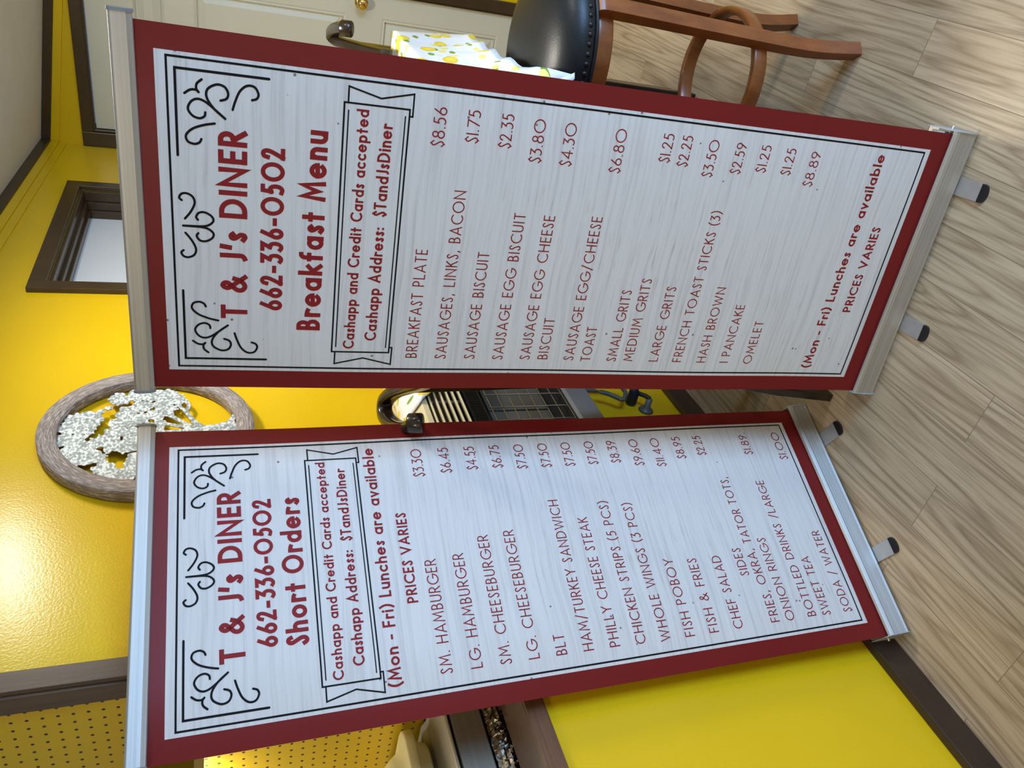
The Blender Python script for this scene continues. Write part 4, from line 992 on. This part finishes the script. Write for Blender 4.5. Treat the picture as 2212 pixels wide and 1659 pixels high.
for i in range(ny_ + 1):
    for j in range(nz_ + 1):
        a = -0.5 + j / nz_ * 1.0; y = -2.974 - 1.5 * i / ny_ * (0.45)
        x = kx - 0.006 + 0.014 * math.cos(a * 2.6) + 0.003 * math.sin(i * 0.9 + 5 * math.sin(i * 0.23 + j)) + rnd.uniform(-0.0015, 0.0015); z = 0.972 + 0.054 * a + rnd.uniform(-0.0012, 0.0012)
        vs.append((x, y + rnd.uniform(-0.002, 0.002), z))
for i in range(ny_):
    for j in range(nz_): k = i * (nz_ + 1) + j; fs.append((k, k + 1, k + nz_ + 2, k + nz_ + 1))
mb.add(vs, fs); at(su, mb.build('foil_wrap', M['foil'], su))['label'] = 'crumpled aluminium foil wrapping'
TBX, TBY = -0.405, -3.165
tub = empty('plastic_tub', (TBX, TBY, 1.096), 0, 'cream lidded plastic tub with a dark label on the steel counter', 'tub')
def rrect(hx, hy, r, n=7):
    q = []
    for sx, sy, a0 in ((1, 1, 0), (-1, 1, 90), (-1, -1, 180), (1, -1, 270)):
        for k in range(n): a = math.radians(a0 + 90 * k / (n - 1)); q.append((sx * (hx - r) + r * math.cos(a), sy * (hy - r) + r * math.sin(a)))
    return q
def loft(levels):
    mb = MB(); vs = []; fs = []; m = None
    for (hx, hy, r, z) in levels:
        q = rrect(hx, hy, r); m = len(q); vs += [(p[0], p[1], z) for p in q]
    for i in range(len(levels) - 1):
        for k in range(m): fs.append((i * m + k, i * m + (k + 1) % m, (i + 1) * m + (k + 1) % m, (i + 1) * m + k))
    fs += [tuple(range(m))[::-1], tuple((len(levels) - 1) * m + k for k in range(m))]
    return mb.add(vs, fs, True)
loft([(0.118, 0.142, 0.04, 0.0), (0.124, 0.148, 0.042, 0.006), (0.132, 0.157, 0.045, 0.036), (0.135, 0.160, 0.045, 0.040)]).build('tub_body', M['tub'], tub)
lid = loft([(0.146, 0.171, 0.05, 0.034), (0.150, 0.175, 0.052, 0.037), (0.150, 0.175, 0.052, 0.054), (0.146, 0.171, 0.05, 0.058), (0.120, 0.146, 0.05, 0.062), (0.112, 0.138, 0.055, 0.080), (0.098, 0.124, 0.06, 0.100), (0.07, 0.095, 0.06, 0.112), (0.03, 0.05, 0.02, 0.116)]).build('tub_lid', M['tub'], tub)
MB().box((0.1495, -0.13, 0.030), (0.1515, -0.020, 0.0545)).build('label_strip', M['navy'], lid)
# light box fixed to the pegboard
lb = empty('cabinet_light', (-0.62, PEGY, 1.61), 0, 'shallow light box fixed to the yellow pegboard behind the hatch', 'light')
at(lb, MB().box((-0.95, PEGY - 0.075, 1.588), (-0.300, PEGY - 0.001, 1.72)).build('light_housing', plain('olive_reflection_tint', (0.22, 0.15, 0.01, 1), 0.4), lb, 0.002))  # olive colour stands for yellow surroundings reflected in a steel housing
at(lb, MB().box((-0.90, PEGY - 0.060, 1.583), (-0.33, PEGY - 0.012, 1.588)).build('light_diffuser', M['bulb'], lb))
at(lb, MB().box((-0.95, PEGY - 0.0765, 1.570), (-0.300, PEGY - 0.0745, 1.590)).build('light_lip', M['alu_flat'], lb))
at(lb, MB().box((-0.302, PEGY - 0.0745, 1.570), (-0.300, PEGY - 0.001, 1.590)).build('light_end', M['alu_flat'], lb))
at(lb, MB().box((-0.332, PEGY - 0.0765, 1.592), (-0.3285, PEGY - 0.075, 1.715)).build('housing_seam', M['blackplastic'], lb))

# ---------------------------------------------------------------- ceiling lamps and the shop window that light the place (outside the frame)
for nm_, (x, y, z), lab in (('ceiling_lamp', L_TABLE, 'round ceiling lamp over the lemon covered table'), ('ceiling_lamp', L_RIGHT, 'round ceiling lamp over the right half of the room'), ('ceiling_lamp', L_FRONT, 'round ceiling lamp above the viewer in front of the banners')):
    zt = zc(x, y); r = empty(nm_, (x, y, zt), 0, lab, 'lamp', 'round ceiling lamps')
    MB().lathe([(0.0, 0.012), (0.19, 0.012), (0.19, -0.018), (0.178, -0.022), (0.0, -0.022)], (0, 0, 0), 40).build('lamp_base', M['creammetal'], r)
    MB().lathe([(0.176, -0.020), (0.168, -0.026), (0.12, -0.030), (0.0, -0.031)], (0, 0, 0), 40).build('lamp_shade', M['lamp_glass'], r)
w2 = struct(empty('window_2', (RX + 0.05, (RWY0 + RWY1) / 2, 0.42)))
mb = MB()
for a, b in (((RX - 0.02, RWY0 - 0.06, 0.36), (RX + 0.08, RWY0 + 0.02, 1.66)), ((RX - 0.02, RWY1 - 0.02, 0.36), (RX + 0.08, RWY1 + 0.06, 1.66)), ((RX - 0.02, RWY0 + 0.02, 0.36), (RX + 0.08, RWY1 - 0.02, 0.44)), ((RX - 0.02, RWY0 + 0.02, 1.58), (RX + 0.08, RWY1 - 0.02, 1.66))): mb.box(a, b)
at(w2, mb.build('window_frame', M['brown'], w2, 0.003))
at(w2, MB().box((RX + 0.045, RWY0 + 0.01, 0.42), (RX + 0.05, RWY1 - 0.01, 1.60)).build('window_pane', M['glass'], w2))
